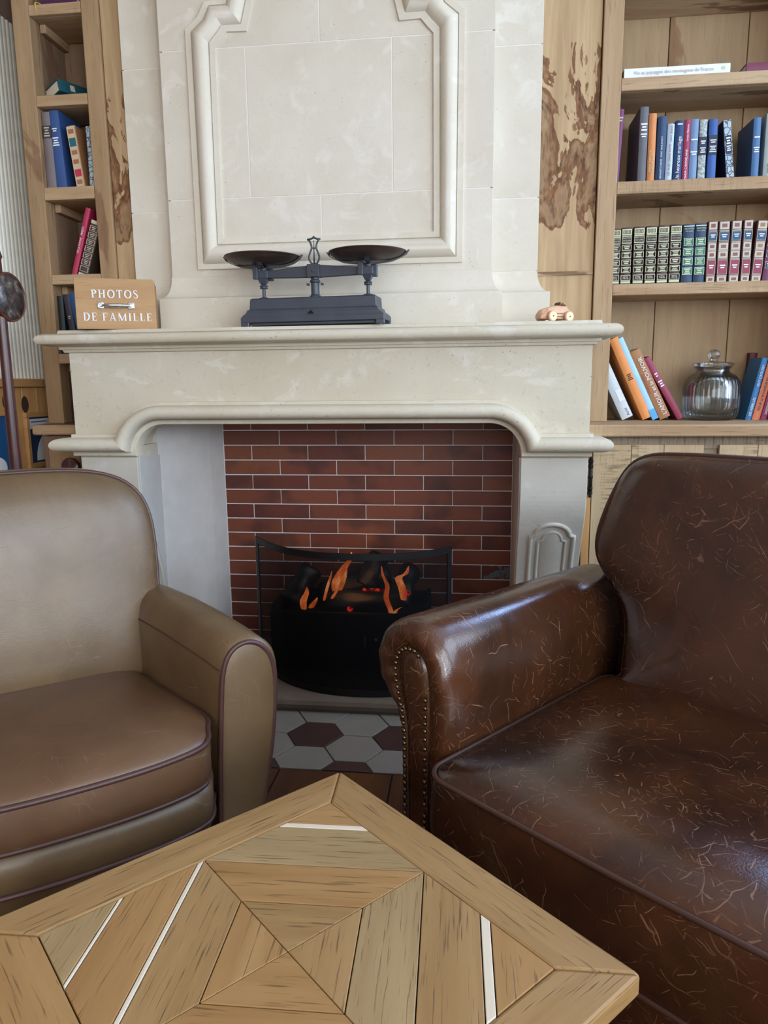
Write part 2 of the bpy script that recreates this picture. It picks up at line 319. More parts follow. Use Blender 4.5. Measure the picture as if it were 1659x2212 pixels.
# ------------------------------------------------------------------ geometry helpers
ORG = {}
class MB:
    def __init__(s): s.v = []; s.f = []
    def add(s, vs, fs):
        o = len(s.v); s.v += [Vector(p) for p in vs]; s.f += [tuple(i+o for i in f) for f in fs]; return s
    def box(s, x0, x1, y0, y1, z0, z1):
        return s.add([(x0,y0,z0),(x1,y0,z0),(x1,y1,z0),(x0,y1,z0),(x0,y0,z1),(x1,y0,z1),(x1,y1,z1),(x0,y1,z1)],
                     [(0,3,2,1),(4,5,6,7),(0,1,5,4),(1,2,6,5),(2,3,7,6),(3,0,4,7)])
    def prism(s, poly, f, d):
        """poly: 2-D points; f(p, t) -> 3-D, t in {0, d}"""
        n = len(poly); return s.add([f(p, 0) for p in poly]+[f(p, d) for p in poly], [tuple(range(n))[::-1], tuple(range(n, 2*n))]+[(i, (i+1) % n, (i+1) % n+n, i+n) for i in range(n)])
    def loft(s, rings, closed=True, cap0=True, cap1=True):
        n = len(rings[0]); vs = [p for r in rings for p in r]; fs = []
        m = n if closed else n-1
        for k in range(len(rings)-1):
            for i in range(m):
                j = (i+1) % n; fs.append((k*n+i, k*n+j, (k+1)*n+j, (k+1)*n+i))
        if cap0: fs.append(tuple(range(n))[::-1])
        if cap1: fs.append(tuple(range((len(rings)-1)*n, len(rings)*n)))
        return s.add(vs, fs)
    def tube(s, path, r, n=8, closed=False):
        P = [Vector(p) for p in path]; N = len(P); rings = []; prev = None
        for i in range(N):
            if closed: d = P[(i+1) % N]-P[i-1]
            else: d = P[min(i+1, N-1)]-P[max(i-1, 0)]
            d.normalize()
            if prev is None:
                a = Vector((0, 0, 1)) if abs(d.z) < 0.9 else Vector((1, 0, 0)); u = d.cross(a).normalized()
            else:
                u = (prev-d*prev.dot(d)).normalized()
            prev = u; w_ = d.cross(u); rr = r(i/(N-1)) if callable(r) else r
            rings.append([P[i]+(u*math.cos(2*PI*k/n)+w_*math.sin(2*PI*k/n))*rr for k in range(n)])
        if closed: rings.append(rings[0]); return s.loft(rings, True, False, False)
        return s.loft(rings)
    def lathe(s, prof, c=(0, 0, 0), n=32, axis='Z', mod=None):
        rings = []
        for k, (r, h) in enumerate(prof):
            ring = []
            for i in range(n):
                a = 2*PI*i/n; rr = r*(mod(a, k) if mod else 1)
                p = (rr*math.cos(a), rr*math.sin(a), h)
                if axis == 'Y': p = (p[0], p[2], p[1])
                if axis == 'X': p = (p[2], p[0], p[1])
                ring.append(Vector(p)+Vector(c))
            rings.append(ring)
        return s.loft(rings)
    def build(s, name, mat, parent=None, smooth=False, center=True, bevel=0.0, seg=2, loc=None, keep=False, sub=0, bang=40):
        vs = s.v; c = Vector((0, 0, 0))
        if center and vs:
            lo = Vector([min(p[i] for p in vs) for i in range(3)]); hi = Vector([max(p[i] for p in vs) for i in range(3)]); c = (lo+hi)/2
        me = bpy.data.meshes.new(name); me.from_pydata([tuple(p-c) for p in vs], [], s.f); me.update()
        if smooth: me.polygons.foreach_set('use_smooth', [True]*len(me.polygons))
        if mat is not None: me.materials.append(mat)
        o = bpy.data.objects.new(name, me); COL.objects.link(o)
        place(o, c, parent)
        if bevel:
            b = o.modifiers.new('bevel', 'BEVEL'); b.width = bevel; b.segments = seg; b.limit_method = 'ANGLE'; b.angle_limit = math.radians(bang)
        if sub:
            b = o.modifiers.new('sub', 'SUBSURF'); b.levels = sub; b.render_levels = sub
        return o
def place(o, c, parent):
    """c is in the frame of the thing's root"""
    o.parent = parent
    o.location = Vector(c) - (ORG.get(parent.name, Vector((0, 0, 0))) if parent is not None else Vector((0, 0, 0)))
    ORG[o.name] = Vector(c) if parent is not None else Vector((0, 0, 0))
def tag(o, label=None, cat=None, group=None, kind=None):
    if label: o['label'] = label
    if cat: o['category'] = cat
    if group: o['group'] = group
    if kind: o['kind'] = kind
    return o
def thing(name, label, cat, loc=(0, 0, 0), rot=(0, 0, 0), group=None):
    o = bpy.data.objects.new(name, None); COL.objects.link(o); o.location = loc; o.rotation_euler = rot
    o.empty_display_size = 0.1
    ORG[o.name] = Vector((0, 0, 0)); tag(o, label, cat, group); return o
def wthing(name, label, cat, loc, group=None):
    """a thing whose parts are given in world coordinates"""
    o = thing(name, label, cat, loc, (0, 0, 0), group); ORG[o.name] = Vector(loc); return o
def board(name, x0, x1, y0, y1, z0, z1, mat, parent=None, bevel=0.002):
    return MB().box(x0, x1, y0, y1, z0, z1).build(name, mat, parent, bevel=bevel, seg=1)
def shared(name, me, c, parent, mat=None):
    o = bpy.data.objects.new(name, me); COL.objects.link(o); place(o, c, parent); return o
def text_mesh(body, size, extrude=0.0002, mat=None, spacing=1.0):
    cu = bpy.data.curves.new('lettering', 'FONT'); cu.body = body; cu.size = size; cu.extrude = extrude; cu.align_x = 'CENTER'; cu.align_y = 'CENTER'
    cu.resolution_u = 2; cu.space_character = spacing
    o = bpy.data.objects.new('lettering', cu); COL.objects.link(o)
    dg = bpy.context.evaluated_depsgraph_get(); me = bpy.data.meshes.new_from_object(o.evaluated_get(dg))
    bpy.data.objects.remove(o); me.materials.clear()
    if mat: me.materials.append(mat)
    return me
def arc(cx, cz, r, a0, a1, n, rz=None):
    rz = r if rz is None else rz
    return [(cx+r*math.cos(a0+(a1-a0)*i/n), cz+rz*math.sin(a0+(a1-a0)*i/n)) for i in range(n+1)]
def smoothpath(pts, n=6, closed=False):
    """Catmull-Rom through 2-D/3-D points"""
    P = [Vector(p) for p in pts]; out = []; N = len(P); rng = range(N) if closed else range(N-1)
    for i in rng:
        p0 = P[i-1] if (closed or i > 0) else P[0]; p1 = P[i]; p2 = P[(i+1) % N]; p3 = P[(i+2) % N] if (closed or i+2 < N) else P[-1]
        for k in range(n):
            s = k/n
            out.append(0.5*((2*p1)+(p2-p0)*s+(2*p0-5*p1+4*p2-p3)*s*s+(3*p1-p0-3*p2+p3)*s**3))
    if not closed: out.append(P[-1])
    return out

# ------------------------------------------------------------------ room shell
YB, XL, XR, YF, ZC = 3.22, -1.95, 2.45, -5.0, 3.25
fl = tag(MB().box(XL-.1, XR+.1, YF-.1, YB+.1, -.06, -.006).build('floor', MT['floor_gap']), kind='structure')
ORG[fl.name] = Vector(fl.location)
xs = -2.39
while xs < XR:
    a, b = max(xs+.0025, XL), min(xs+.3575, XR)
    if b-a > .02:
        for (ya, yb) in ((YF, -3.0), (-3.0, -1.1), (-1.1, .75), (.75, 2.07)):
            yo = random.uniform(-.2, .2) if ya > YF else 0; yo2 = random.uniform(-.2, .2)
            board('plank', a, b, ya+.002, yb-.002, -.02, 0.0, MT['floor'], fl, .002)
    xs += .36
wl = tag(MB().box(XL-.1, XL, YF-.1, YB, 0, ZC).build('wall_left', MT['mauve']), kind='structure')
ORG[wl.name] = Vector(wl.location)
tag(MB().box(XL-.1, XR+.1, YF-.1, YB+.1, ZC, ZC+.08).build('ceiling', MT['ceil']), kind='structure')
def wall_with_holes(name, axis, c0, c1, lo, hi, holes):
    """holes: (a0, a1, z0, z1) along the running axis"""
    m = MB()
    def bx(a0, a1, z0, z1):
        if a1-a0 < 1e-4 or z1-z0 < 1e-4: return
        if axis == 'Y': m.box(c0, c1, a0, a1, z0, z1)
        else: m.box(a0, a1, c0, c1, z0, z1)
    cur = lo
    for (a0, a1, z0, z1) in sorted(holes):
        bx(cur, a0, 0, ZC); bx(a0, a1, 0, z0); bx(a0, a1, z1, ZC); cur = a1
    bx(cur, hi, 0, ZC)
    return tag(m.build(name, MT['wall']), kind='structure')
wall_with_holes('wall_back', 'X', YB, YB+.1, XL-.1, XR+.1, [(1.35, 2.37, .94, 3.06)])
wall_with_holes('wall_right', 'Y', XR, XR+.12, YF-.1, YB, [(.55, 2.35, 1.0, 3.04), (-2.2, .2, 1.0, 3.04), (-4.6, -2.8, 1.0, 3.04)])
wall_with_holes('wall_front', 'X', YF-.12, YF, XL, XR, [(-1.4, 1.9, 1.0, 2.92)])
def window(n, axis, c, a0, a1, z0, z1, cols=2, rows=2):
    m = MB(); wd, d = .05, .05
    def bx(p0, p1, q0, q1):
        if axis == 'Y': m.box(c, c+d, p0, p1, q0, q1)
        else: m.box(p0, p1, c, c+d, q0, q1)
    bx(a0, a1, z0, z0+wd); bx(a0, a1, z1-wd, z1); bx(a0, a0+wd, z0+wd, z1-wd); bx(a1-wd, a1, z0+wd, z1-wd)
    for i in range(1, cols): x = a0+(a1-a0)*i/cols; bx(x-.02, x+.02, z0+wd, z1-wd)
    for i in range(1, rows): z = z0+(z1-z0)*i/rows; bx(a0+wd, a1-wd, z-.015, z+.015)
    return tag(m.build('window_%d' % n, MT['cream']), kind='structure')
window(5, 'Y', XR+.0, -4.6, -2.8, 1.0, 3.04, 2, 3); window(4, 'X', YB+.03, 1.35, 2.37, .94, 3.06, 1, 2); window(1, 'Y', XR+.0, .55, 2.35, 1.0, 3.04, 2, 3); window(2, 'Y', XR+.0, -2.2, .2, 1.0, 3.04, 2, 3); window(3, 'X', YF-.05, -1.4, 1.9, 1.0, 2.92, 3, 2)

# left wall dressing: pine wainscot, chair rail, fluted cream cladding
y = 2.35; k = 0
while y < YB-.01:
    w_ = .105
    board('plank', XL, XL+.016, y+.001, min(y+w_-.001, YB), .02, 1.2, MT['pine'], wl, .003); y += w_
for (yy, zz, ry, rz_) in ((2.995, 1.125, .026, .036), (2.86, 1.14, .02, .03)):
    MB().lathe([(.0, 0), (.9, 0), (1.0, .001), (.0, .0012)], n=20, axis='X').build('knot', MT['knot'], wl)
    o = bpy.data.objects['knot'] if yy == 2.995 else bpy.data.objects['knot.001']
    place(o, (XL+.0168, yy, zz), wl); o.scale = (1, ry, rz_)
board('rail', XL, XL+.035, YF, YB, 1.2, 1.236, MT['pine_h'], wl, .004)
m = MB(); y = 2.2; P = .0265
rings = []
prof = []
while y < YB-.03:
    prof += [(y, .005), (y+.0015, .0085), (y+.004, .0100), (y+.0105, .0108), (y+.017, .0100), (y+.0195, .0085), (y+.0210, .005)]; y += P
m.loft([[(XL+x_, y_, z_) for (y_, x_) in prof] for z_ in (1.236, 2.71)], closed=False, cap0=False, cap1=False)
m.add([(XL+.001, prof[0][0], 2.71)]+[(XL+x_, y_, 2.71) for (y_, x_) in prof]+[(XL+.001, prof[-1][0], 2.71)], [tuple(range(len(prof)+2))])
o = m.build('fluted_cladding', MT['cream'], wl); o['kind'] = 'stuff'
tag(MB().box(XL, XL+.02, YF, 2.35, .0, .12).build('baseboard_left', MT['pine_h'], bevel=.003), kind='structure')

# ------------------------------------------------------------------ tiled apron in front of the hearth
ap = wthing('tile_apron', 'strip of pale grey and dark brown hexagonal floor tiles in front of the hearth', 'floor tiles', (-.5, 2.28, 0))
AX0, AX1, AY0, AY1 = -1.6, .75, 2.074, 2.52
MB().box(AX0, AX1, AY0, AY1, -.02, -.003).build('grout_bed', MT['grout'], ap)
def clip(poly, a, c, sgn):
    out = []
    for i in range(len(poly)):
        p, q = poly[i], poly[(i+1) % len(poly)]
        dp, dq = sgn*(p[a]-c), sgn*(q[a]-c)
        if dp >= 0: out.append(p)
        if (dp >= 0) != (dq >= 0):
            s = dp/(dp-dq); out.append((p[0]+(q[0]-p[0])*s, p[1]+(q[1]-p[1])*s))
    return out
RH = .1
for ci in range(-9, 10):
    for ri in range(-3, 4):
        cx_, cy_ = -.525+ci*.15, 2.303+ri*.1732+(.0866 if ci % 2 else 0)
        hexp = [(cx_+(RH-.0028)*math.cos(PI/3*k), cy_+(RH-.0028)*math.sin(PI/3*k)) for k in range(6)]
        for a, c0, sg in ((0, AX0, 1), (0, AX1, -1), (1, AY0, 1), (1, AY1, -1)):
            if hexp: hexp = clip(hexp, a, c0, sg)
        if len(hexp) < 3: continue
        ar = abs(sum(hexp[i][0]*hexp[(i+1) % len(hexp)][1]-hexp[(i+1) % len(hexp)][0]*hexp[i][1] for i in range(len(hexp))))/2
        if ar < 2e-4: continue
        kk = ri*2+(1 if ci % 2 else 0)
        dark = (ci - kk) % 6 in (0,) if False else ((kk//1 + 3*ci) % 6 == 0)
        MB().prism(hexp, lambda p, t_: (p[0], p[1], -.004+t_), .006).build('tile', MT['tile_dark' if dark else 'tile_light'], ap, bevel=.0012, seg=1)

# ------------------------------------------------------------------ hearth slab
hs = MB()
prof = [(2.475, -.001), (2.462, .018), (2.456, .035), (2.46, .05), (2.472, .06), (2.49, .0635), (3.1, .0635), (3.1, -.001)]
hs.loft([[(x_, p[0], p[1]) for p in prof] for x_ in (-1.55, .5)])
tag(hs.build('hearth_slab', MT['hearth'], bevel=.004), 'low brown stone hearth slab with rounded front edge under the fire screen', 'hearth')

# ------------------------------------------------------------------ firebox
fb = wthing('firebox', 'red brick firebox back between grey plaster cheeks inside the fireplace', 'firebox', (-.45, 3.0, .064))
BX0, BX1 = -1.081, .18
MB().box(BX0-.05, BX1+.05, 3.1005, 3.15, .064, 1.38).build('mortar_bed', MT['mortar'], fb)
cp = .0652; zt = 1.001; L = (BX1-BX0)/5
row = 0; bricks = 0
zrow = zt
meshes = {}
for r_ in range(-5, 15):
    z1 = zt - r_*cp; z0 = z1-cp+.0045
    z1c = z1; 
    if z0 < .064: z0 = .066
    if z1 - z0 < .02 or z1 > 1.36: continue
    half = (r_ % 2) != 0
    edges = [BX0]+([BX0+L*(k+.5) for k in range(5)] if half else [BX0+L*k for k in range(1, 5)])+[BX1]
    for a, b in zip(edges[:-1], edges[1:]):
        d = random.uniform(0, .0018)
        chip = (r_ == 9-0 and abs(b-BX1) < 1e-6)
        o = MB().box(a+.0018, b-.0018, 3.0985-d, 3.112, z0, z1).build('brick', MT['brick_chip' if chip else 'brick'], fb, bevel=.0015, seg=1)
        if chip: o['label'] = 'chipped brick with blue grey bare patch'
# plaster cheeks and throat
MB().prism([(-1.246, 2.785), (-1.236, 2.80), (-1.205, 2.855), (-1.16, 2.935), (-1.115, 3.02), (-1.081, 3.106), (-1.2, 3.106), (-1.34, 2.785)], lambda p, t_: (p[0], p[1], .064+t_), 1.32).build('side_cheek', MT['plaster'], fb)
MB().prism([(.179, 2.79), (.29, 2.79), (.29, 3.106), (.181, 3.106)], lambda p, t_: (p[0], p[1], .064+t_), 1.32).build('side_cheek', MT['plaster'], fb)
MB().box(-1.3, .3, 2.70, 3.14, 1.384, 1.39).build('throat_plate', MT['black'], fb)

# ------------------------------------------------------------------ fireplace surround
fp = wthing('fireplace_surround', 'carved pale limestone fireplace surround with thick rounded mantel shelf', 'fireplace', (-.535, 2.75, 0))
FX0, FX1, FY, BY = -1.484, .412, 2.6, 2.94
ZO = 1.058   # underside of the opening
arcL = [(-1.245, .94), (-1.244, .955)] + [(-1.13+.113*math.cos(a), .945+.113*math.sin(a)) for a in [PI*(1-k/20.0) for k in range(1, 10)]] + [(-1.13, 1.058)]
CXm = (-1.245+.179)/2
arcL = [(-1.245, .94)] + [(-1.133-.112*math.cos(PI/2*k/12), .946+.112*math.sin(PI/2*k/12)) for k in range(0, 13)]
arcR = [(2*CXm-x_, z_) for (x_, z_) in reversed(arcL)]
mould_path = [(FX0, .94)]+arcL+arcR+[(FX1, .94)]
# frieze: plate with the arched lower edge
fr = MB()
lower = [(FX0, .972), (-1.27, .972)]+[(x_-.02 if x_ < CXm else x_+.02, z_+.02) for (x_, z_) in arcL[1:]+arcR[:-1]]+[(1.0*(2*CXm+1.27), .972), (FX1, .972)]
top = [(FX1, 1.336), (FX0, 1.336)]
poly = lower+top
# split in strips so that the face stays well-formed
pts = lower
n = len(pts)
vs = [(p[0], FY, p[1]) for p in pts]+[(p[0], FY, 1.336) for p in pts]+[(p[0], BY, p[1]) for p in pts]+[(p[0], BY, 1.336) for p in pts]
fs = []
for i in range(n-1):
    fs += [(i, i+1, n+i+1, n+i), (2*n+i+1, 2*n+i, 3*n+i, 3*n+i+1), (i+1, i, 2*n+i, 2*n+i+1), (n+i, n+i+1, 3*n+i+1, 3*n+i)]
fs += [(0, n, 3*n, 2*n), (n-1, 2*n+n-1, 3*n+n-1, 2*n-1)]
fr.add(vs, fs).build('frieze', MT['stone_warm'], fp)
# lower moulding: profile (offset from opening edge, projection)
MPROF = [(.0, -.05), (.0, .006), (.002, .010), (.016, .010), (.018, .012)]
for k in range(0, 17):
    a = -PI/2+PI*k/16
    MPROF.append((.044+.026*math.sin(a), .014+.058*max(0, math.cos(a))**.62))
MPROF += [(.072, .012), (.082, .012), (.083, .0), (.083, -.02)]
def offset_rings(path, prof, yface, endmitre=True):
    rings = []; N = len(path)
    nrm = []
    for i in range(N):
        def sn(a, b):
            d = Vector((b[0]-a[0], b[1]-a[1])).normalized(); return Vector((-d.y, d.x))
        if i == 0: nv = sn(path[0], path[1]); s = 1
        elif i == N-1: nv = sn(path[-2], path[-1])
        else:
            n1, n2 = sn(path[i-1], path[i]), sn(path[i], path[i+1]); b = (n1+n2)
            if b.length < 1e-6: b = n1
            b.normalize(); nv = b/max(.35, b.dot(n1))
        nrm.append(nv)
    for i in range(N):
        ring = []
        for (o_, h) in prof:
            x_ = path[i][0]+nrm[i].x*o_; z_ = path[i][1]+nrm[i].y*o_
            if endmitre and i == 0: x_ -= max(h, 0)
            if endmitre and i == N-1: x_ += max(h, 0)
            ring.append((x_, yface-h, z_))
        rings.append(ring)
    return rings
mm = MB(); rr = offset_rings(mould_path, MPROF, FY)
for i in range(1, len(rr)-1):   # clean mitre where the arch meets the straight consoles
    rr[i] = [(p[0], p[1], max(p[2], .94+max(o_, 0))) for p, (o_, h_) in zip(rr[i], MPROF)]
mm.loft(rr, closed=False, cap0=False, cap1=False)
# side returns
for end, sg in ((rr[0], -1), (rr[-1], 1)):
    back = [(p[0], BY, p[2]) for p in end]
    mm.loft([end, back] if sg > 0 else [back, end], closed=False, cap0=False, cap1=False)
o = mm.build('lintel_moulding', MT['stone_warm'], fp, smooth=True)
o.modifiers.new('es', 'EDGE_SPLIT').split_angle = math.radians(32)
# bed under the moulding (soffit of the consoles)
MB().box(FX0+.005, -1.246, FY+.012, BY, .93, .975).build('console_cap', MT['stone_warm'], fp, bevel=.004)
MB().box(.18, FX1-.005, FY+.012, BY, .93, .975).build('console_cap', MT['stone_warm'], fp, bevel=.004)
# mantel shelf: rectangle sections swept over a profile (height, overhang)
SP = [(1.322, .0), (1.324, .012), (1.333, .016), (1.334, .024), (1.344, .026), (1.345, .034)]
for k in range(0, 19):
    a = -PI/2+PI*k/18
    SP.append((1.3675+.0225*math.sin(a), .034+.050*max(0, math.cos(a))**.6))
SP += [(1.391, .026), (1.401, .024), (1.403, .022)]
ms_ = MB()
ms_.loft([[(FX0-o_, FY-o_, z_), (FX1+o_, FY-o_, z_), (FX1+o_, BY+.01, z_), (FX0-o_, BY+.01, z_)] for (z_, o_) in SP])
o = ms_.build('mantel_shelf', MT['stone_warm'], fp, smooth=True); o.modifiers.new('es', 'EDGE_SPLIT').split_angle = math.radians(32)
# console jambs, curving back towards the hearth
JP = smoothpath([(.935, 2.600), (.86, 2.600), (.78, 2.604), (.72, 2.622), (.66, 2.654), (.60, 2.688), (.53, 2.722), (.45, 2.752), (.36, 2.772), (.28, 2.776), (.20, 2.764), (.13, 2.742), (.13, 2.72), (.064, 2.72)], 4)
def jy(z):
    for a, b in zip(JP[:-1], JP[1:]):
        if b[0] <= z <= a[0] and a[0] > b[0]: return a[1]+(b[1]-a[1])*(a[0]-z)/(a[0]-b[0])
    return 2.6
jambs = []
for x0, x1 in ((-1.471, -1.246), (.179, .412)):
    j = MB(); poly = [(p[0], p[1]) for p in JP]+[(.064, BY), (.935, BY)]
    n = len(JP)
    vs = [(x_, p[1], p[0]) for x_ in (x0, x1) for p in JP]+[(x_, BY, p[0]) for x_ in (x0, x1) for p in JP]
    fs = []
    for i in range(n-1):
        fs += [(i, i+1, n+i+1, n+i), (2*n+i, 3*n+i, 3*n+i+1, 2*n+i+1), (i+1, i, 2*n+i, 2*n+i+1), (n+i, n+i+1, 3*n+i+1, 3*n+i)]
    fs += [(0, n, 3*n, 2*n), (n-1, 3*n-1, 4*n-1, 2*n-1)]
    jo = j.add(vs, fs).build('jamb', MT['stone_jamb'], fp, bevel=.005, bang=50); jambs.append(jo)
    # arched panel raised on the console face
    xc = (x0+x1)/2+.008
    for (hw, ztop, shoulder, rise, rad, bz) in ((.078, .645, .0, .045, .0085, .30), (.050, .624, .0, .035, .006, .30)):
        path = [(xc-hw, bz), (xc-hw, ztop-.02), (xc-hw, ztop-.004), (xc-hw+.016, ztop)]
        path += [(xc+(hw-.016)*math.cos(PI-PI*k/12), ztop+rise*math.sin(PI*k/12)) for k in range(1, 12)]
        path += [(xc+hw-.016, ztop), (xc+hw, ztop-.004), (xc+hw, ztop-.02), (xc+hw, bz)]
        dense = []
        for a, b in zip(path[:-1], path[1:]):
            dist = math.hypot(b[0]-a[0], b[1]-a[1]); kk = max(1, int(dist/.02))
            dense += [(a[0]+(b[0]-a[0])*q/kk, a[1]+(b[1]-a[1])*q/kk) for q in range(kk)]
        dense.append(path[-1])
        MB().tube([(p[0], jy(p[1])-.001, p[1]) for p in dense], rad, 8).build('panel_moulding', MT['stone_jamb'], jo, smooth=True)
    # convex field inside the arch
    rings = []
    zz = [.30+.017*q for q in range(20)]+[.640, .652, .6575]
    for z_ in zz:
        hw = .044 if z_ < .624 else .044*math.sqrt(max(.02, 1-((z_-.624)/.0345)**2))
        rings.append([(xc+hw*math.cos(PI-PI*q/10), jy(z_)-.009*math.sin(PI*q/10)+.002, z_) for q in range(11)])
    MB().loft(rings, closed=False, cap0=False, cap1=False).build('panel_field', MT['stone_jamb'], jo, smooth=True)

for xa, xb_ in ((-1.246, -1.242), (.175, .179)):
    MB().prism([(p[1]+.014, p[0]) for p in JP if p[0] > .14]+[(2.79, .064), (2.80, .064), (2.80, .925)], lambda p, t_: (xa+t_, p[0], p[1]), xb_-xa).build('side_cheek', MT['plaster'], fb)

# ------------------------------------------------------------------ chimney breast
cb = wthing('chimney_breast', 'tall pale stone chimney breast with shouldered moulded panel above the mantel', 'chimney', (-.54, 2.9, 1.403))
CXB = -0.5439
X0, X1 = -1.1608, 0.0731
ZT = 3.22
MB().box(X0+.01, X1-.01, 2.8312, 2.95, 1.404, ZT).build('core', MT['joint'], cb)
def block(name, x0, x1, z0, z1, yf=2.83, yb=2.86):
    return MB().box(x0, x1, yf, yb, z0, z1).build(name, MT['stone_white'], cb, bevel=.0009, seg=1)
g = .0016
for (x0, x1, z0, z1) in ((X0, -0.5629, 1.6116, 1.8977), (-0.5629, X1, 1.6116, 1.8977), (X0, -0.8336, 1.8977, 2.4184), (-0.8336, -0.2933, 1.8977, 2.4184), (-0.2933, X1, 1.8977, 2.4184), (X0, -0.5557, 2.4184, 2.9495), (-0.5557, X1, 2.4184, 2.9495), (X0, -0.3087, 2.9495, ZT), (-0.3087, X1, 2.9495, ZT)):
    block('stone_block', x0+(g if x0 != X0 else 0), x1-(g if x1 != X1 else 0), z0+g, z1-g)
# set-back flanks
for (x0, x1) in ((-1.343, X0+.02), (X1-.02, 0.2449)):
    MB().box(x0+.006, x1-.006, 2.9012, 2.95, 1.404, ZT).build('core', MT['joint'], cb)
    for (z0, z1) in ((1.6116, 1.8741), (1.8741, 2.3937), (2.3937, 2.9289), (2.9289, ZT)):
        block('stone_block', x0, x1, z0+g, z1-g, 2.90, 2.93)
# flared foot with cove over a plinth, one for each layer
def foot(x0, x1, yf, r, ztop, zp):
    prof = [(1.404, r), (zp, r)]
    for k in range(0, 11):
        a = PI/2*(1-k/10.0)
        prof.append((ztop-(ztop-zp)*math.sin(a), r*(1-math.cos(a))))
    m = MB().loft([[(x0-o_, yf-o_, z_), (x1+o_, yf-o_, z_), (x1+o_, 2.95, z_), (x0-o_, 2.95, z_)] for (z_, o_) in prof])
    o = m.build('flared_foot', MT['stone_white'], cb, smooth=True); o.modifiers.new('es', 'EDGE_SPLIT').split_angle = math.radians(35)
foot(X0-.003, X1, 2.83, .039, 1.6137, 1.5314)
foot(-1.343, 0.2449, 2.90, .045, 1.6116, 1.5314)
# moulded panel outline: four corresponding lines (outer fillet, outer roll, inner roll, inner fillet)
OUT = [(-1.0517, 1.6405), (-1.0538, 2.4843), (-1.0034, 2.5244), (-0.9766, 2.5707), (-0.9149, 2.5759), (-0.8974, 2.6407), (-0.8974, 3.0009)]
ORO = [(-1.0281, 1.661), (-1.0322, 2.474), (-0.9828, 2.5141), (-0.9612, 2.5574), (-0.8953, 2.5574), (-0.8768, 2.6304), (-0.8768, 2.9803)]
IRO = [(-0.9694, 1.729), (-0.9663, 2.4359), (-0.9396, 2.4627), (-0.9159, 2.4905), (-0.8439, 2.4905), (-0.8181, 2.579), (-0.8181, 2.9289)]
INN = [(-0.9457, 1.7506), (-0.9437, 2.4184), (-0.9221, 2.4411), (-0.8994, 2.4678), (-0.8233, 2.4658), (-0.7965, 2.5687), (-0.7965, 2.9083)]
def mirror(l): return l+[(2*CXB-x_, z_) for (x_, z_) in reversed(l)]
lines = [mirror(l) for l in (OUT, ORO, IRO, INN)]
n = len(lines[0])
PR = [(0, .0, .0), (0, .0, .008), (0, 1.0, .010), (1, 0.0, .004)]
rings = []
YP = 2.829
def lerp(a, b, s): return (a[0]+(b[0]-a[0])*s, a[1]+(b[1]-a[1])*s)
for i in range(n):
    o_, p_, q_, r_ = [l[i] for l in lines]
    ring = [(o_[0], YP+.004, o_[1]), (o_[0], YP-.010, o_[1]), (lerp(o_, p_, .92)[0], YP-.010, lerp(o_, p_, .92)[1]), (p_[0], YP-.004, p_[1])]
    for k in range(1, 10):
        s = k/10; pt = lerp(p_, q_, s); ring.append((pt[0], YP-.006-.028*math.sin(PI*s)**.8, pt[1]))
    ring += [(q_[0], YP-.004, q_[1]), (lerp(q_, r_, .1)[0], YP-.011, lerp(q_, r_, .1)[1]), (r_[0], YP-.009, r_[1]), (r_[0], YP+.004, r_[1])]
    rings.append(ring)
m = MB().loft(rings+[rings[0]], closed=False, cap0=False, cap1=False)
o = m.build('panel_moulding', MT['stone_white'], cb, smooth=True); o.modifiers.new('es', 'EDGE_SPLIT').split_angle = math.radians(28)

# ------------------------------------------------------------------ bookcases
rb = wthing('bookcase', 'tall reclaimed oak bookcase with cabinet doors right of the fireplace', 'bookcase', (.75, 3.0, 0))
board('stained_panel', .230, .4555, 2.936, 2.97, .99, ZT, MT['rw_stain'], rb)
board('panel_batten', .235, .454, 2.930, 2.9365, 1.598, 1.612, MT['rw_h'], rb, .001)
board('post', .4585, .527, 2.92, 2.941, 1.045, ZT, MT['rw_v'], rb)
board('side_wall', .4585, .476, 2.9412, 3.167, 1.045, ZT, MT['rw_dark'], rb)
board('post', 1.20, 1.265, 2.92, 3.17, 1.045, ZT, MT['rw_v'], rb)
SHELF = [(2.61, .044), (2.272, .042), (1.922, .043), (1.559, .041)]
for zt_, th in SHELF: board('shelf', .4762, 1.199, 2.9415, 3.168, zt_-th, zt_, MT['rw_h'], rb, .003)
board('shelf', .4762, 1.199, 2.9415, 3.168, 2.95, 2.99, MT['rw_h'], rb, .003)
for zt_, th in SHELF: board('shelf_lip', .5273, 1.1995, 2.92, 2.9413, zt_-th, zt_, MT['rw_lip'], rb, .002)
xb = [.44, .7435, 1.034, 1.265]
for a, b in zip(xb[:-1], xb[1:]): board('back_plank', a+.0015, b-.0015, 3.168, 3.188, 1.0, ZT, MT['rw_back'], rb, .002)
board('ledge', .30, 1.29, 2.69, 3.19, 1.003, 1.045, MT['rw_lip'], rb, .004)
board('top_rail', .42, 1.265, 2.735, 2.76, .955, 1.003, MT['door_dark'], rb, .002)
board('side_trim', .416, .445, 2.722, 3.15, .02, .972, MT['pine'], rb, .002)
board('center_rail', .837, .887, 2.737, 2.76, .02, .955, MT['door_dark'], rb, .002)
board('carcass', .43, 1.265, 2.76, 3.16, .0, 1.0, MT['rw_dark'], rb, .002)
def cab_door(x, edges, zt_):
    d = bpy.data.objects.new('cabinet_door', None); COL.objects.link(d); place(d, ((edges[0]+edges[-1])/2, 2.73, .5), rb)
    for a, b in zip(edges[:-1], edges[1:]): board('plank', a+.0008, b-.0008, 2.722, 2.745, .08, zt_, MT['door'], d, .0015)
    return d
d1 = cab_door(0, [.447, .583, .697, .836], .971)
d2 = cab_door(0, [.888, 1.02, 1.15, 1.255], .971)
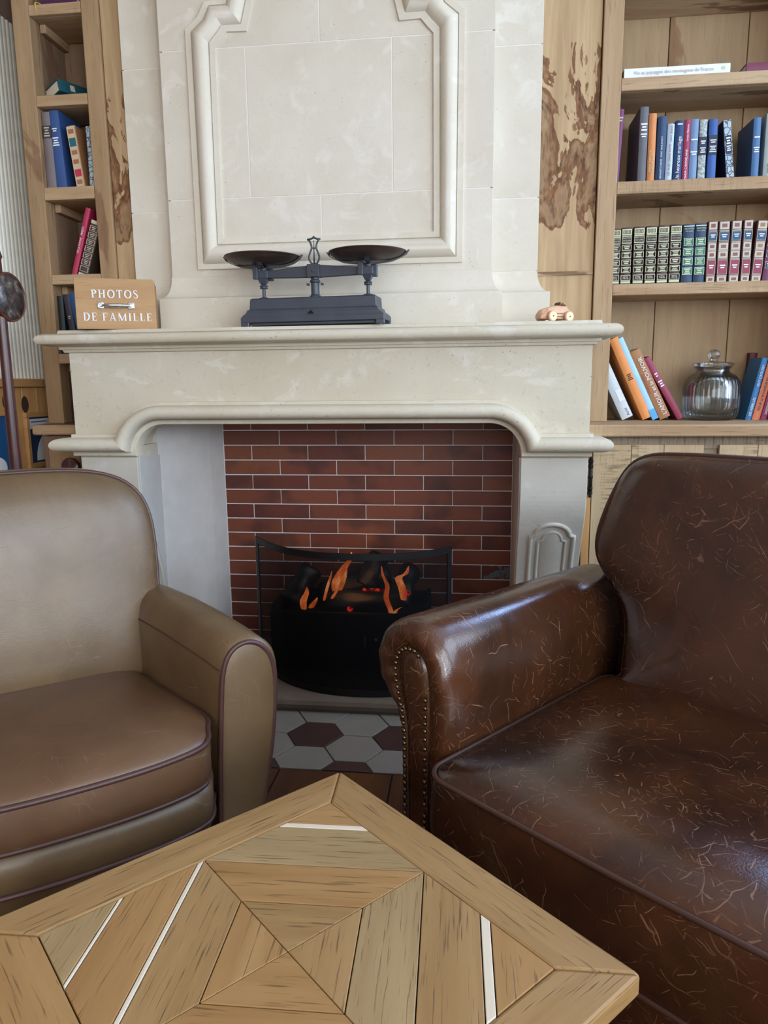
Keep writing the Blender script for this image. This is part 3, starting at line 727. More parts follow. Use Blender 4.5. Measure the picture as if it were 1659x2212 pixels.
h = MB().tube([(.4405, 2.716, .795), (.4405, 2.716, .912)], .0065, 10)
for z_ in (.795, .812, .853, .893, .912): h.lathe([(0, -.005), (.009, -.004), (.009, .004), (0, .005)], (.4405, 2.716, z_), 10)
h.lathe([(0, 0), (.006, .003), (.004, .012), (0, .016)], (.4405, 2.716, .915), 10); h.lathe([(0, -.016), (.004, -.012), (.006, -.003), (0, 0)], (.4405, 2.716, .792), 10)
h.build('hinge', MT['iron'], d1, smooth=True)

lb = wthing('bookcase', 'narrow reclaimed oak bookcase left of the fireplace behind the mantel end', 'bookcase', (-1.55, 3.0, 0))
board('post', -1.787, -1.716, 2.92, 2.985, 1.045, ZT, MT['rw_left'], lb, .004)
board('post', -1.503, -1.434, 2.92, 2.942, 1.045, ZT, MT['rw_left'], lb, .004)
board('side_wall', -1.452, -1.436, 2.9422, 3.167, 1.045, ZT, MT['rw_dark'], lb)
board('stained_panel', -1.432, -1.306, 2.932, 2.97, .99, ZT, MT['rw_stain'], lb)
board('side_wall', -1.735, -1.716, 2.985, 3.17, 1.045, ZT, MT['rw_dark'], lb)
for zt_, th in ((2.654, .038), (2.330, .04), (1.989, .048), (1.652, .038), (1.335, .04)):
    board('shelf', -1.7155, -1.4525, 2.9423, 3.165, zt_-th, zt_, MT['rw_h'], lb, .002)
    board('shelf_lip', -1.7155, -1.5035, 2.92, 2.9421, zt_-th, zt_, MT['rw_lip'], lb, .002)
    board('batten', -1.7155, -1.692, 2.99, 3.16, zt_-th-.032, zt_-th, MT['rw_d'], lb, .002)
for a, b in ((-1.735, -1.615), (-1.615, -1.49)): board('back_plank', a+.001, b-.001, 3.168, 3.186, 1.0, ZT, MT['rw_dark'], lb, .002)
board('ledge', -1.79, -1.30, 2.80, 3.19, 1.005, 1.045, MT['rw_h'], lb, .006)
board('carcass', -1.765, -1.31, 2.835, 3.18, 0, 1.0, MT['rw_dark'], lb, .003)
d4 = bpy.data.objects.new('cabinet_door', None); COL.objects.link(d4); place(d4, (-1.6, 2.82, .5), lb)
for a, b in ((-1.735, -1.60), (-1.60, -1.47)): board('plank', a+.0005, b-.0005, 2.818, 2.835, .08, .965, MT['rw_left'], d4, .002)
MB().lathe([(0, .0), (.018, .0), (.018, -.012), (.036, -.022), (.043, -.034), (.036, -.044), (0, -.048)], (-1.622, 2.818, .872), 24, 'Y').build('knob', MT['mahog'], d4, smooth=True)

# ------------------------------------------------------------------ books
def book(x, Y, z, t_, h_, lean, depth, mat, label, deco=(), group=None, bulge=.004, rotz=0, page=True, lie=None):
    root = thing('book', label, 'book', (x, Y, z), (0, math.radians(lean), math.radians(rotz)), group)
    b = .0028; m = MB()
    m.box(0, b, .004, depth, 0, h_); m.box(t_-b, t_, .004, depth, 0, h_)
    rings = []
    for k in range(7):
        s = k/6; rings.append((s*t_, -bulge*math.sin(PI*s)))
    inner = [(t_-b*.6, .006), (b*.6, .006)]
    m.loft([[(p[0], p[1], zz) for p in [(0, .006)]+rings+[(t_, .006)]] for zz in (0, h_)])
    m.build('cover', mat, root, bevel=.0008, seg=1)
    if page: MB().box(b, t_-b, .006, depth-.004, .003, h_-.003).build('pages', MT['page'], root)
    groups = {}
    for di, d in enumerate(deco):
        yd = -bulge-.0004-.00006*di-{'rect': 0, 'frame': .0004, 'lines': .0006}.get(d[0], .0010)-({'label_patch': .0003, 'ornament': .0003, 'ornament_panel': .0006}.get(d[-1], 0))
        if d[0] == 'rect':
            _, x0, x1, z0, z1, mt, nm = d
            groups.setdefault((nm, mt), MB()).box(x0*t_, x1*t_, yd-.0004, .002, z0*h_, z1*h_)
        elif d[0] == 'frame':
            _, x0, x1, z0, z1, lw, mt, nm = d
            g_ = groups.setdefault((nm, mt), MB()); X_0, X_1, Z0, Z1 = x0*t_, x1*t_, z0*h_, z1*h_
            for bx in ((X_0, X_1, Z0, Z0+lw), (X_0, X_1, Z1-lw, Z1), (X_0, X_0+lw, Z0+lw, Z1-lw), (X_1-lw, X_1, Z0+lw, Z1-lw)):
                g_.box(bx[0], bx[1], yd-.0008, .001, bx[2], bx[3])
        elif d[0] == 'lines':
            _, zc, nn, wdt, step, mt = d
            g_ = groups.setdefault(('title', mt), MB())
            for q in range(nn):
                zz = zc*h_+(nn/2-q-.5)*step; ww = wdt*t_*(.62+.38*((q*7+3) % 5)/4)
                g_.box(t_/2-ww/2, t_/2+ww/2, yd-.0012, .001, zz-step*.26, zz+step*.26)
        elif d[0] in ('vtext', 'htext'):
            _, body, size, xc, zc, mt = d
            me = text_mesh(body, size, .0003, MT[mt])
            o = bpy.data.objects.new('title', me); COL.objects.link(o)
            place(o, (xc*t_, yd-.0012, zc*h_), root)
            if d[0] == 'vtext':   # text x -> +z, text y -> -x, faces -y
                o.rotation_euler = Matrix(((0, -1, 0), (0, 0, -1), (1, 0, 0))).to_euler()
            else: o.rotation_euler = (PI/2, 0, 0)
    for (nm, mt), g_ in groups.items(): g_.build(nm, MT[mt] if isinstance(mt, str) else bk(mt), root)['kind'] = 'stuff'
    return root

S = .985; YS = 2.945
# --- upper right shelf: mixed novels
G = 'novels on the upper right shelf'
zB = 1.9225
navy = (28, 50, 84); deepnavy = (20, 34, 62)
book(.516, YS, zB, .020, .255, 2.3, .16, bk((112, 52, 98)), 'purple book leaning against the post, far left of the upper right shelf', [('lines', .86, 2, .8, .010, 'silver')], G)
book(.603, YS, zB, .030, .258, 0, .20, bk((96, 96, 104)), 'tall grey book with dark navy cover next to the purple one', [('lines', .73, 3, .8, .010, 'white'), ('lines', .62, 2, .8, .008, 'white')], G)
book(.6365, YS, zB, .027, .234, -.3, .14, bk((206, 132, 76)), 'orange brown book between the tall grey book and a navy book', [('vtext', "L'école du soir", .012, .68, .24, 'gold'), ('vtext', 'PIERRE TERRANCE', .009, .28, .30, 'gold')], G, .005)
book(.6665, YS, zB, .033, .222, 0, .14, bk((34, 62, 98)), 'navy blue book with small vertical white title beside the orange book', [('vtext', 'GEORGETTE HEYER · MORT SANS ATOUT', .0078, .5, .36, 'white')], G, .006)
book(.701, YS, zB, .0245, .196, .3, .13, bk((176, 196, 208)), 'short pale blue white book with red vertical title', [('vtext', 'LES FILLES CHANTANTES', .0098, .5, .37, 'redp'), ('vtext', 'robert sabatier', .0098, .55, .82, 'redp')], G)
book(.7275, YS, zB, .031, .206, .6, .16, bk((20, 56, 100)), 'dark blue book with large white vertical title about a happy marriage', [('vtext', 'Un heureux mariage', .0185, .5, .36, 'white'), ('rect', .2, .75, .925, .945, 'white', 'title')], G, .005)
book(.7600, YS, zB, .0225, .207, .2, .14, bk((156, 44, 80)), 'slim crimson book with white vertical title among blue books', [('vtext', 'MARIA CHAPDELAINE', .0105, .5, .26, 'white'), ('vtext', 'Louis Hémon', .0105, .5, .78, 'white')], G)
book(.7845, YS, zB, .0275, .208, -.4, .14, bk((108, 134, 170)), 'light steel blue book right of the slim crimson book', [('lines', .66, 1, .9, .008, 'white'), ('lines', .44, 2, .9, .008, 'white')], G)
book(.8160, YS, zB, .0260, .205, -.5, .15, MT['mottled'], 'grey mottled book with navy title label', [('rect', 0.02, .98, .41, .71, deepnavy, 'label_patch'), ('lines', .62, 2, .7, .007, 'white'), ('lines', .49, 3, .8, .007, 'white')], G)
book(.8490, YS, zB, .0300, .205, -.6, .14, bk((44, 84, 150)), 'bright blue book with darker title band right of the mottled book', [('rect', 0.02, .98, .41, .73, deepnavy, 'label_patch'), ('lines', .63, 2, .8, .007, 'white'), ('lines', .50, 4, .8, .006, 'white')], G)
book(.9170, YS, zB, .0275, .200, -7.1, .15, bk((24, 34, 60)), 'leaning book bound in blue marbled paper with navy label', [('rect', .03, .97, .01, .99, 'marbled', 'spine_paper'), ('rect', .12, .88, .42, .73, deepnavy, 'label_patch'), ('lines', .64, 3, .6, .009, 'white'), ('lines', .51, 3, .6, .007, 'white')], G)
book(1.0020, YS, zB, .0260, .203, -.8, .16, bk((66, 104, 148)), 'slate blue book with navy cover right of the marbled book', [('lines', .67, 1, .8, .008, 'white'), ('lines', .46, 3, .8, .007, 'white')], G)
book(1.0430, YS, zB, .0285, .215, -.2, .14, bk((150, 164, 160)), 'pale grey green book at the right edge of the upper shelf', [('vtext', 'SOLEIL', .012, .6, .14, 'blackp')], G)
# --- classics shelf
zC = 1.5595
def deco_brown():
    d = [('rect', .04, .96, .865, .97, 'gold', 'gilding'), ('rect', .04, .96, .72, .855, 'gold', 'gilding'), ('rect', .08, .92, .735, .84, (62, 40, 40), 'label_patch'),
         ('htext', 'SÉLECTION', .0066, .5, .813, 'gold'), ('htext', 'DU LIVRE', .0066, .5, .767, 'gold'),
         ('rect', .04, .96, .02, .055, 'gold', 'gilding'), ('frame', .04, .96, .065, .165, .0018, 'gold', 'gilding'), ('htext', 'SDL', .013, .5, .115, 'gold')]
    for q in range(3): d.append(('frame', .14+.26*q, .32+.26*q, .885, .95, .0016, (70, 60, 40), 'ornament'))
    for zc in (.255, .385, .515, .645):
        d += [('frame', .05, .95, zc-.048, zc+.048, .0016, 'gold', 'gilding'), ('lines', zc, 2+(int(zc*100) % 2), .62, .006, 'gold')]
    return d
def deco_green():
    d = [('rect', .04, .96, .955, .97, 'gold', 'gilding'), ('htext', 'SÉLECTION', .0066, .5, .915, 'gold'), ('htext', 'DU LIVRE', .0066, .5, .875, 'gold')]
    for zc in (.20, .365, .53, .695):
        d += [('rect', .07, .93, zc-.06, zc+.06, (22, 110, 84), 'label_patch'), ('frame', .07, .93, zc-.062, zc+.062, .0016, 'gold', 'gilding'), ('lines', zc, 3, .6, .007, 'gold')]
    return d
def deco_red(inner):
    d = []
    for a, b in ((.86, .985), (.53, .64), (.395, .505), (.0, .095)):
        d += [('rect', .08, .92, a, b, 'silver', 'gilding'), ('rect', .27, .73, a+(b-a)*.26, b-(b-a)*.26, inner, 'ornament')]
    for zc in (.84, .655, .518, .38, .108): d.append(('rect', .05, .95, zc-.006, zc+.006, 'silver', 'gilding'))
    d += [('rect', .06, .94, .672, .825, (30, 72, 104), 'label_patch'), ('frame', .06, .94, .672, .825, .0014, 'silver', 'gilding'), ('lines', .755, 2, .55, .007, 'white')]
    d += [('rect', .06, .94, .125, .365, (140, 44, 68), 'label_patch'), ('frame', .06, .94, .125, .365, .0014, 'silver', 'gilding'), ('lines', .255, 2, .55, .008, 'white')]
    d = [q for q in d]
    return d
G = 'gilt bound classics on the middle right shelf'
ordn = ['half hidden by the post', 'second of six from the post', 'third of six from the post', 'fourth of six from the post', 'fifth of six from the post', 'sixth, touching the green ones']
for k, (x_, tt, hh, ln) in enumerate(((.516, .038, .202, 0), (.5575, .038, .205, -.4), (.602, .039, .207, -.4), (.646, .039, .208, -.4), (.690, .039, .2085, -.3), (.7335, .040, .2105, -.3))):
    book(x_, YS, zC, tt, hh, ln, .14, bk((66, 40, 42)), 'brown classic with gilt frames, '+ordn[k], deco_brown(), G, .005)
book(.7790, YS, zC, .0405, .210, -.5, .14, bk((28, 56, 86)), 'left one of two navy classics with green title panels', deco_green(), G, .005)
book(.8225, YS, zC, .040, .211, -.6, .14, bk((28, 56, 86)), 'right one of two navy classics with green title panels', deco_green(), G, .005)
for k, (x_, tt, hh, ln, inn) in enumerate(((.8665, .034, .2175, -.3, (126, 70, 62)), (.904, .039, .217, -.2, (126, 84, 76)), (.948, .037, .218, -.2, (122, 78, 74)), (.990, .033, .219, .1, (122, 84, 80)), (1.027, .0365, .217, 3.0, (150, 108, 72)))):
    book(x_, YS, zC, tt, hh, ln, .15, bk((92, 52, 48)), 'brown classic with blue and red labels, '+['next to the navy ones', 'second of its five', 'middle one of its five', 'fourth of its five', 'leaning, tan centred, last of its five'][k], deco_red(inn), G, .005)
book(1.0685, YS, zC, .035, .192, 3.3, .14, bk((104, 48, 84)), 'plum classic with navy labels at the right edge of the shelf', [('rect', .06, .94, z_-.06, z_+.06, deepnavy, 'label_patch') for z_ in (.3, .5, .7)]+[('frame', .06, .94, z_-.062, z_+.062, .0014, 'silver', 'gilding') for z_ in (.3, .5, .7)]+[('lines', z_, 2, .6, .008, 'silver') for z_ in (.3, .5, .7)], G)
# --- books on the ledge
G = 'books leaning on the ledge'
YD = 3.0; zD = 1.0455
book(.601, YD, zD, .045, .241, -26, .14, bk((200, 206, 210)), 'white book leaning lowest against the post on the ledge', [('vtext', 'Aurel', .014, .68, .10, 'blackp'), ('rect', .45, .9, .3, .5, (222, 226, 228), 'ornament')], G)
book(.680, YD, zD, .036, .344, -24.7, .15, bk((222, 140, 72)), 'tall orange book leaning second from the post on the ledge', [('lines', .52, 4, .5, .007, 'blackp')], G)
book(.718, YD, zD, .024, .349, -25.7, .15, bk((164, 208, 238)), 'tall thin light blue book leaning beside the orange one', [('rect', 0, 1, .0, .12, (88, 168, 224), 'ornament')], G, .002)
book(.747, YD, zD, .042, .293, -26.6, .15, bk((164, 112, 70)), 'brown book with large white vertical title leaning on the ledge', [('vtext', "L'AMOUR et le POUVOIR", .0225, .62, .47, 'white'), ('vtext', 'CATHERINE HERMARY', .0085, .2, .52, 'redp')], G, .003)
book(.814, YD, zD, .025, .276, -31.1, .14, bk((146, 50, 78)), 'crimson book leaning outermost, left of the glass jar', [('lines', .72, 2, .5, .010, 'white'), ('lines', .58, 3, .7, .010, 'white')], G, .003)
G = 'books right of the jar on the ledge'
book(1.066, YD, zD, .022, .243, 11.1, .13, bk((52, 118, 172)), 'blue book with navy cover leaning right of the jar', [('vtext', 'LES REBELLES', .0125, .5, .22, 'white'), ('vtext', 'GUY CROUSSY', .0125, .5, .72, 'white')], G)
book(1.0905, YD, zD, .029, .236, 11.5, .13, bk((208, 118, 82)), 'salmon orange book with dark title leaning behind the blue one', [('vtext', 'POUR LE BONHEUR DE VIVRE', .0125, .5, .52, 'blackp')], G)
book(1.122, YD, zD, .024, .236, 11.8, .13, bk((138, 52, 86)), 'plum red book leaning at the right edge of the ledge', [('vtext', 'DESTINS', .012, .5, .2, 'white')], G)
book(1.105, 3.134, zD, .03, .262, 2, .030, bk((92, 34, 48)), 'dark red book top peeking out behind the ledge books', (), G)
# --- top right shelf, lying books
r_ = book(.538, 2.938, 2.3085, .035, .366, 90, .20, bk((226, 230, 234)), 'white landscape book lying flat on the top right shelf', [('vtext', 'Vie et paysages des montagnes de France', .0165, .5, .47, 'silver'), ('rect', .3, .6, .92, .95, 'gold', 'ornament')], 'lying books on the top right shelf', .002)
r_ = book(.958, 2.938, 2.3045, .031, .24, 90, .18, bk((112, 44, 70)), 'plum book lying flat at the right end of the top right shelf', [('rect', .3, .7, .55, .6, 'white', 'title')], 'lying books on the top right shelf', .002)
# --- left bookcase
G = 'books in the left bookcase'
z2 = 1.9895
book(-1.7135, YS, z2, .040, .289, 0, .16, bk((118, 108, 110)), 'grey book with dark label at the left end, upper left bookcase', [('rect', 0.05, .95, .66, .82, (58, 50, 52), 'label_patch'), ('lines', .74, 4, .6, .010, 'silver')], G)
book(-1.672, YS, z2, .043, .292, -2.6, .17, bk((44, 74, 128)), 'tall blue book beside the grey one, upper left bookcase', [('lines', .75, 2, .5, .008, 'white'), ('lines', .60, 4, .6, .009, 'white')], G)
book(-1.587, YS, z2, .038, .232, -6.5, .15, bk((150, 104, 66)), 'tan ribbed book with teal and red labels, leaning in the left bookcase',
     [('rect', .06, .94, .0, .99, (196, 170, 138), 'ornament'), ('rect', .14, .86, .66, .80, (20, 92, 104), 'label_patch'), ('rect', .14, .86, .17, .29, (178, 44, 70), 'label_patch')]+[('rect', .2, .8, z_, z_+.07, (156, 100, 70), 'ornament_panel') for z_ in (.87, .53, .38, .05)], G)
book(-1.5315, YS, z2, .026, .228, 0, .15, MT['marbled'], 'marbled book half hidden behind the inner post of the left bookcase', (), G)
z3 = 1.6525
book(-1.642, YS, z3+.0, .022, .276, 18, .14, bk((174, 38, 76)), 'slim crimson red book leaning right in the left bookcase', [('vtext', 'MAZO', .012, .5, .66, 'white'), ('vtext', 'DE LA ROCHE', .010, .5, .45, 'white')], G)
book(-1.612, YS, z3+.0, .040, .228, 20.0, .14, bk((74, 58, 46)), 'dark brown gilt banded book leaning right of the crimson one',
     [('rect', .05, .95, .0, .06, 'gold', 'gilding'), ('rect', .05, .95, .94, 1.0, 'gold', 'gilding'), ('htext', 'A K', .010, .5, .03, 'blackp')]+[('frame', .06, .94, z_, z_+.095, .0018, 'silver', 'gilding') for z_ in (.09, .21, .33, .45, .57, .69, .81)]+[('lines', z_+.048, 2, .5, .007, 'silver') for z_ in (.21, .33, .45, .57, .69, .81)], G)
z4 = 1.3355
book(-1.7135, YS, z4, .026, .236, 0, .14, bk((26, 40, 42)), 'blackish green book at far left behind the keepsake box', (), G)
book(-1.6600, YS, z4, .028, .238, -6.5, .14, bk((48, 40, 58)), 'dark violet book with silver marks behind the keepsake box', [('lines', .62, 2, .4, .008, 'silver'), ('lines', .30, 2, .4, .008, 'silver')], G)
book(-1.622, YS, z4, .034, .245, -9.5, .14, bk((20, 74, 122)), 'teal blue book leaning behind the keepsake box', (), G)
book(-1.578, YS, z4, .034, .248, -12, .14, bk((150, 112, 58)), 'ochre book with red label leaning behind the keepsake box', [('rect', .05, .95, .62, .8, (180, 36, 52), 'label_patch'), ('rect', .1, .9, .82, .97, (196, 190, 180), 'ornament')], G)
# green book lying tilted, open towards the left
gb = thing('book', 'dark teal book lying tilted on the high shelf of the left bookcase', 'book', (-1.630, 2.970, 2.352), (0, math.radians(-13), math.radians(-30)), 'books in the left bookcase')
m = MB(); m.box(-.102, .012, -.02, .12, 0, .004); m.box(-.102, .012, -.02, .12, .044, .048); m.box(.008, .014, -.02, .12, 0, .048)
m.build('cover', bk((16, 74, 84)), gb, bevel=.001, seg=1); MB().box(-.099, .008, -.016, .116, .004, .044).build('pages', MT['page'], gb)
MB().box(.0138, .0146, .03, .05, .012, .036).build('title', MT['silver'], gb)
tb = thing('book', 'dark purple book on the topmost shelf of the left bookcase', 'book', (-1.69, 2.93, 2.6545), (0, 0, 0), 'books in the left bookcase')
MB().box(.02, .17, 0, .15, 0, .003).box(.02, .17, 0, .15, .025, .028).box(.02, .17, 0, .003, 0, .028).build('cover', bk((70, 30, 66)), tb, bevel=.001, seg=1)
MB().box(.021, .169, .003, .148, .003, .025).build('pages', MT['page'], tb)
MB().tube([(.005, -.012, .004), (.008, -.014, -.012), (.0095, -.014, -.036)], lambda s: .003*(1-.75*s), 6).tube([(.03, .01, .003), (.012, -.008, .006), (.005, -.012, .004)], .0015, 6).build('ribbon', bk((206, 176, 96)), tb)

# ------------------------------------------------------------------ glass jar
jr = wthing('glass_jar', 'ribbed clear glass storage jar with ball knob lid on the ledge', 'jar', (.945, 3.035, 1.0455))
body = [(.0, .0), (.078, .0), (.092, .006), (.098, .018), (.1035, .035), (.1055, .085), (.1045, .128), (.098, .152), (.083, .171), (.066, .182), (.061, .189), (.061, .196), (.067, .200), (.069, .203), (.067, .206)]
inner = [(.062, .206), (.057, .196), (.057, .188), (.063, .178), (.080, .166), (.0935, .148), (.099, .126), (.100, .085), (.098, .050), (.092, .030), (.07, .022), (.0, .021)]
def rib(a, k): return 1+(.036*abs(math.sin(18*a))-.020 if 3 <= k <= 8 else 0)
JC = (.945, 3.035, 1.0456)
rings = []
for k, (r_, h_) in enumerate(body): rings.append([Vector((r_*rib(2*PI*i/216, k)*math.cos(2*PI*i/216), r_*rib(2*PI*i/216, k)*math.sin(2*PI*i/216), h_))+Vector(JC) for i in range(216)])
for k, (r_, h_) in enumerate(inner): rings.append([Vector((max(r_, .0004)*math.cos(2*PI*i/216), max(r_, .0004)*math.sin(2*PI*i/216), h_))+Vector(JC) for i in range(216)])
MB().loft(rings, cap0=True, cap1=True).build('body', MT['glass'], jr, smooth=True)
MB().lathe([(.0005, .2065), (.058, .2065), (.072, .2075), (.0755, .212), (.0755, .217), (.069, .221), (.04, .2245), (.016, .226), (.013, .231), (.015, .237), (.022, .243), (.0245, .252), (.022, .262), (.013, .270), (.0005, .2725)], JC, 48).build('lid', MT['glass'], jr, smooth=True)

# ------------------------------------------------------------------ letters with serifs for the keepsake box
def strip(pts, w0):
    """flat ribbon polygons in 2-D along pts with half-width function"""
    P = [Vector(p) for p in pts]; quads = []
    L_, R_ = [], []
    for i, p in enumerate(P):
        d = (P[min(i+1, len(P)-1)]-P[max(i-1, 0)]).normalized(); nn = Vector((-d.y, d.x)); hw = w0(i/(len(P)-1), d) if callable(w0) else w0
        L_.append(p+nn*hw); R_.append(p-nn*hw)
    return [(L_[i], L_[i+1], R_[i+1], R_[i]) for i in range(len(P)-1)]
TH, TN, SF = .085, .035, .022
def vst(x, a=0, b=1, hw=TH): return [(Vector((x-hw, a)), Vector((x+hw, a)), Vector((x+hw, b)), Vector((x-hw, b)))]
def hst(z, a, b, hw=TN): return [(Vector((a, z-hw)), Vector((b, z-hw)), Vector((b, z+hw)), Vector((a, z+hw)))]
def ser(x, z, w_=.17): return hst(z+(SF if z < .5 else -SF), x-w_, x+w_, SF)
def ell(cx_, cz, rx, rz, a0, a1, n=18): return strip([(cx_+rx*math.cos(a0+(a1-a0)*i/n), cz+rz*math.sin(a0+(a1-a0)*i/n)) for i in range(n+1)], lambda s, d: TN+(TH-TN)*abs(d.y))
GL = {
 'P': (vst(.2)+ser(.2, 0)+ser(.14, 1, .11)+ell(.32, .74, .26, .225, PI/2, -PI/2)+hst(.965, .2, .34)+hst(.515, .2, .34), .66),
 'H': (vst(.2)+vst(.72)+ser(.2, 0)+ser(.2, 1)+ser(.72, 0)+ser(.72, 1)+hst(.52, .2, .72), .94),
 'O': (ell(.44, .5, .36, .47, 0, 2*PI, 36), .9),
 'T': (vst(.38)+ser(.38, 0)+hst(.965, .04, .72)+hst(.86, .04, .09, .12)+hst(.86, .67, .72, .12), .78),
 'S': (strip(smoothpath([(.50, .80), (.42, .93), (.28, .965), (.14, .90), (.11, .76), (.20, .62), (.36, .50), (.49, .37), (.50, .20), (.40, .07), (.27, .035), (.14, .09), (.07, .22)], 4), lambda s, d: TN+(TH-TN)*max(0, 1-abs(s-.5)*2.6)), .6),
 'D': (vst(.2)+ser(.14, 0, .11)+ser(.14, 1, .11)+ell(.34, .5, .40, .465, PI/2, -PI/2, 24)+hst(.965, .2, .36)+hst(.035, .2, .36), .86),
 'E': (vst(.2)+ser(.14, 0, .11)+ser(.14, 1, .11)+hst(.965, .2, .62)+hst(.52, .2, .5)+hst(.035, .2, .64)+hst(.86, .58, .62, .11)+hst(.14, .60, .64, .12)+hst(.52, .47, .50, .09), .72),
 'F': (vst(.2)+ser(.2, 0)+ser(.14, 1, .11)+hst(.965, .2, .62)+hst(.52, .2, .5)+hst(.86, .58, .62, .11)+hst(.52, .47, .50, .09), .66),
 'A': (strip([(.14, 0), (.46, 1)], TN)+strip([(.74, 0), (.44, 1)], TH*.95)+hst(.32, .26, .62)+ser(.14, 0, .13)+ser(.74, 0, .16), .9),
 'M': (vst(.16, hw=TN)+vst(.94)+strip([(.16, 1), (.55, .04)], TH*.95)+strip([(.94, 1), (.55, .04)], TN)+ser(.16, 0, .13)+ser(.94, 0, .16)+ser(.14, 1, .1)+ser(.97, 1, .1), 1.14),
 'I': (vst(.2)+ser(.2, 0)+ser(.2, 1), .42),
 'L': (vst(.2)+ser(.14, 0, .11)+ser(.2, 1)+hst(.035, .2, .62)+hst(.14, .58, .62, .12), .68)}
bxr = thing('keepsake_box', 'wooden keepsake box with white lettering and metal pull on the mantel left end', 'box', (-1.300, 2.640, 1.4035), (0, 0, math.radians(21)))
BW, BH, BD = .270, .176, .155
MB().box(-BW/2, BW/2, -.055, .10, .006, BH-.012).build('body', MT['box'], bxr, bevel=.002, seg=1)
MB().prism([(-BW/2-.002, .0), (BW/2+.002, .0), (BW/2+.002, BH-.006), (BW/2-.005, BH), (-BW/2-.002, BH+.002)], lambda p, t_: (p[0], -.068+t_, p[1]), .013).build('front_board', MT['box'], bxr, bevel=.0015, seg=1)
MB().box(-BW/2, BW/2, -.054, .102, BH-.012, BH-.004).build('lid', MT['box'], bxr, bevel=.002, seg=1)
def word(txt, size, cx_, cz, sp=.16):
    tot = sum((GL[c][1]+sp if c != ' ' else .42) for c in txt)-sp; x_ = cx_-tot*size/2
    for c in txt:
        if c == ' ': x_ += .42*size; continue
        m = MB()
        for q in GL[c][0]:
            q = list(q)
            ar = sum(q[i].x*q[(i+1) % 4].y-q[(i+1) % 4].x*q[i].y for i in range(4))
            if ar < 0: q = q[::-1]
            m.prism([(x_+p.x*size, cz+(p.y-.5)*size) for p in q], lambda p, t_: (p[0], -.0682-t_, p[1]), .0022)
        m.build('letter', MT['white_paint'], bxr); x_ += (GL[c][1]+sp)*size
word('PHOTOS', .0285, -.002, .123, .17); word('DE FAMILLE', .0285, .004, .043, .14)
hd = MB()
for sx in (-1, 1):
    hd.box(sx*.052-.011, sx*.052+.011, -.0705, -.067, .070, .094); hd.box(sx*.050-.005, sx*.050+.005, -.082, -.069, .077, .087)
hd.tube([(-.047, -.080, .082), (-.035, -.084, .082), (-.02, -.086, .082), (0, -.087, .082), (.02, -.086, .082), (.035, -.084, .082), (.047, -.080, .082)], lambda s: .0035+.0042*math.sin(PI*s), 10)
for sx in (-1, 1):
    for z_ in (.075, .089): hd.lathe([(0, 0), (.003, -.0003), (.002, -.0018), (0, -.002)], (sx*.057, -.0705, z_), 8, 'Y')
hd.build('handle', MT['chrome'], bxr, smooth=True, bevel=.001).modifiers.new('es', 'EDGE_SPLIT').split_angle = math.radians(40)

# ------------------------------------------------------------------ balance scale
sc = thing('balance_scale', 'antique black cast iron balance scale with two round pans on the mantel', 'scale', (-.553, 2.632, 1.4035), (0, 0, math.radians(-5)))
IB = MT['iron_blue']
bs = MB()
def rect(hx, hy, z): return [(-hx, -hy, z), (hx, -hy, z), (hx, hy, z), (-hx, hy, z)]
bs.loft([rect(.262, .062, .014), rect(.262, .062, .030), rect(.256, .060, .038), rect(.244, .060, .046), rect(.240, .058, .052), rect(.240, .058, .056), rect(.232, .050, .060), rect(.230, .048, .094), rect(.226, .044, .099)])
for sx in (-1, 1):
    for sy_ in (-1, 1): bs.box(sx*.262-(.03 if sx > 0 else 0), sx*.262+(0 if sx > 0 else .03), sy_*.062-(.02 if sy_ > 0 else 0), sy_*.062+(0 if sy_ > 0 else .02), 0, .016)
bs.box(-.225, .225, -.05, .05, .004, .014)
bs.build('base', IB, sc, bevel=.002, seg=1)
MB().prism([(-.012, .040), (.012, .040), (0, .052)], lambda p, t_: (p[0], -.064+t_, p[1]), .010).build('maker_badge', MT['iron'], sc)
cl = MB().lathe([(.022, .098), (.022, .104), (.015, .110), (.0145, .15), (.019, .153), (.019, .158), (.014, .161), (.014, .185)], (0, 0, 0), 20)
cl.box(-.022, .022, -.026, .02, .168, .212); cl.box(-.030, -.022, -.008, .008, .142, .150); cl.box(.022, .030, -.008, .008, .142, .150)
cl.lathe([(0, -.0), (.005, -.0), (.004, -.004), (0, -.005)], (0, -.026, .188), 10, 'Y')
cl.build('column', IB, sc, bevel=.0015, seg=1)
bm = MB()
for sx in (-1, 1):
    bm.loft([[(sx*x_, -.009, zc-hh), (sx*x_, .009, zc-hh), (sx*x_, .009, zc+hh), (sx*x_, -.009, zc+hh)][::sx] for (x_, zc, hh) in ((.0, .190, .022), (.06, .188, .019), (.12, .186, .0155), (.17, .185, .013), (.20, .185, .013))])
bm.build('beam', IB, sc, bevel=.002, seg=1)
ly = MB()
for sx in (-1, 1):
    ly.tube([(sx*x_, -.004, z_) for (x_, z_) in smoothpath([(.004, .213), (.014, .222), (.019, .237), (.014, .254), (.0085, .268), (.011, .283), (.018, .296)], 4)], .0034, 8)
ly.tube([(-.024, -.004, .297), (-.012, -.004, .2985), (0, -.004, .303), (.012, -.004, .2985), (.024, -.004, .297)], .0034, 8)
ly.lathe([(0, 0), (.005, .001), (.003, .006), (0, .008)], (0, -.004, .302), 8)
ly.build('lyre_frame', IB, sc, smooth=True)
MB().tube([(0, -.004, .213), (0, -.004, .262), (.0, -.004, .296)], lambda s: .0032-.0022*s, 6).lathe([(0, -.004), (.005, -.002), (.005, .002), (0, .004)], (0, -.004, .268), 8).build('needle', IB, sc, smooth=True)
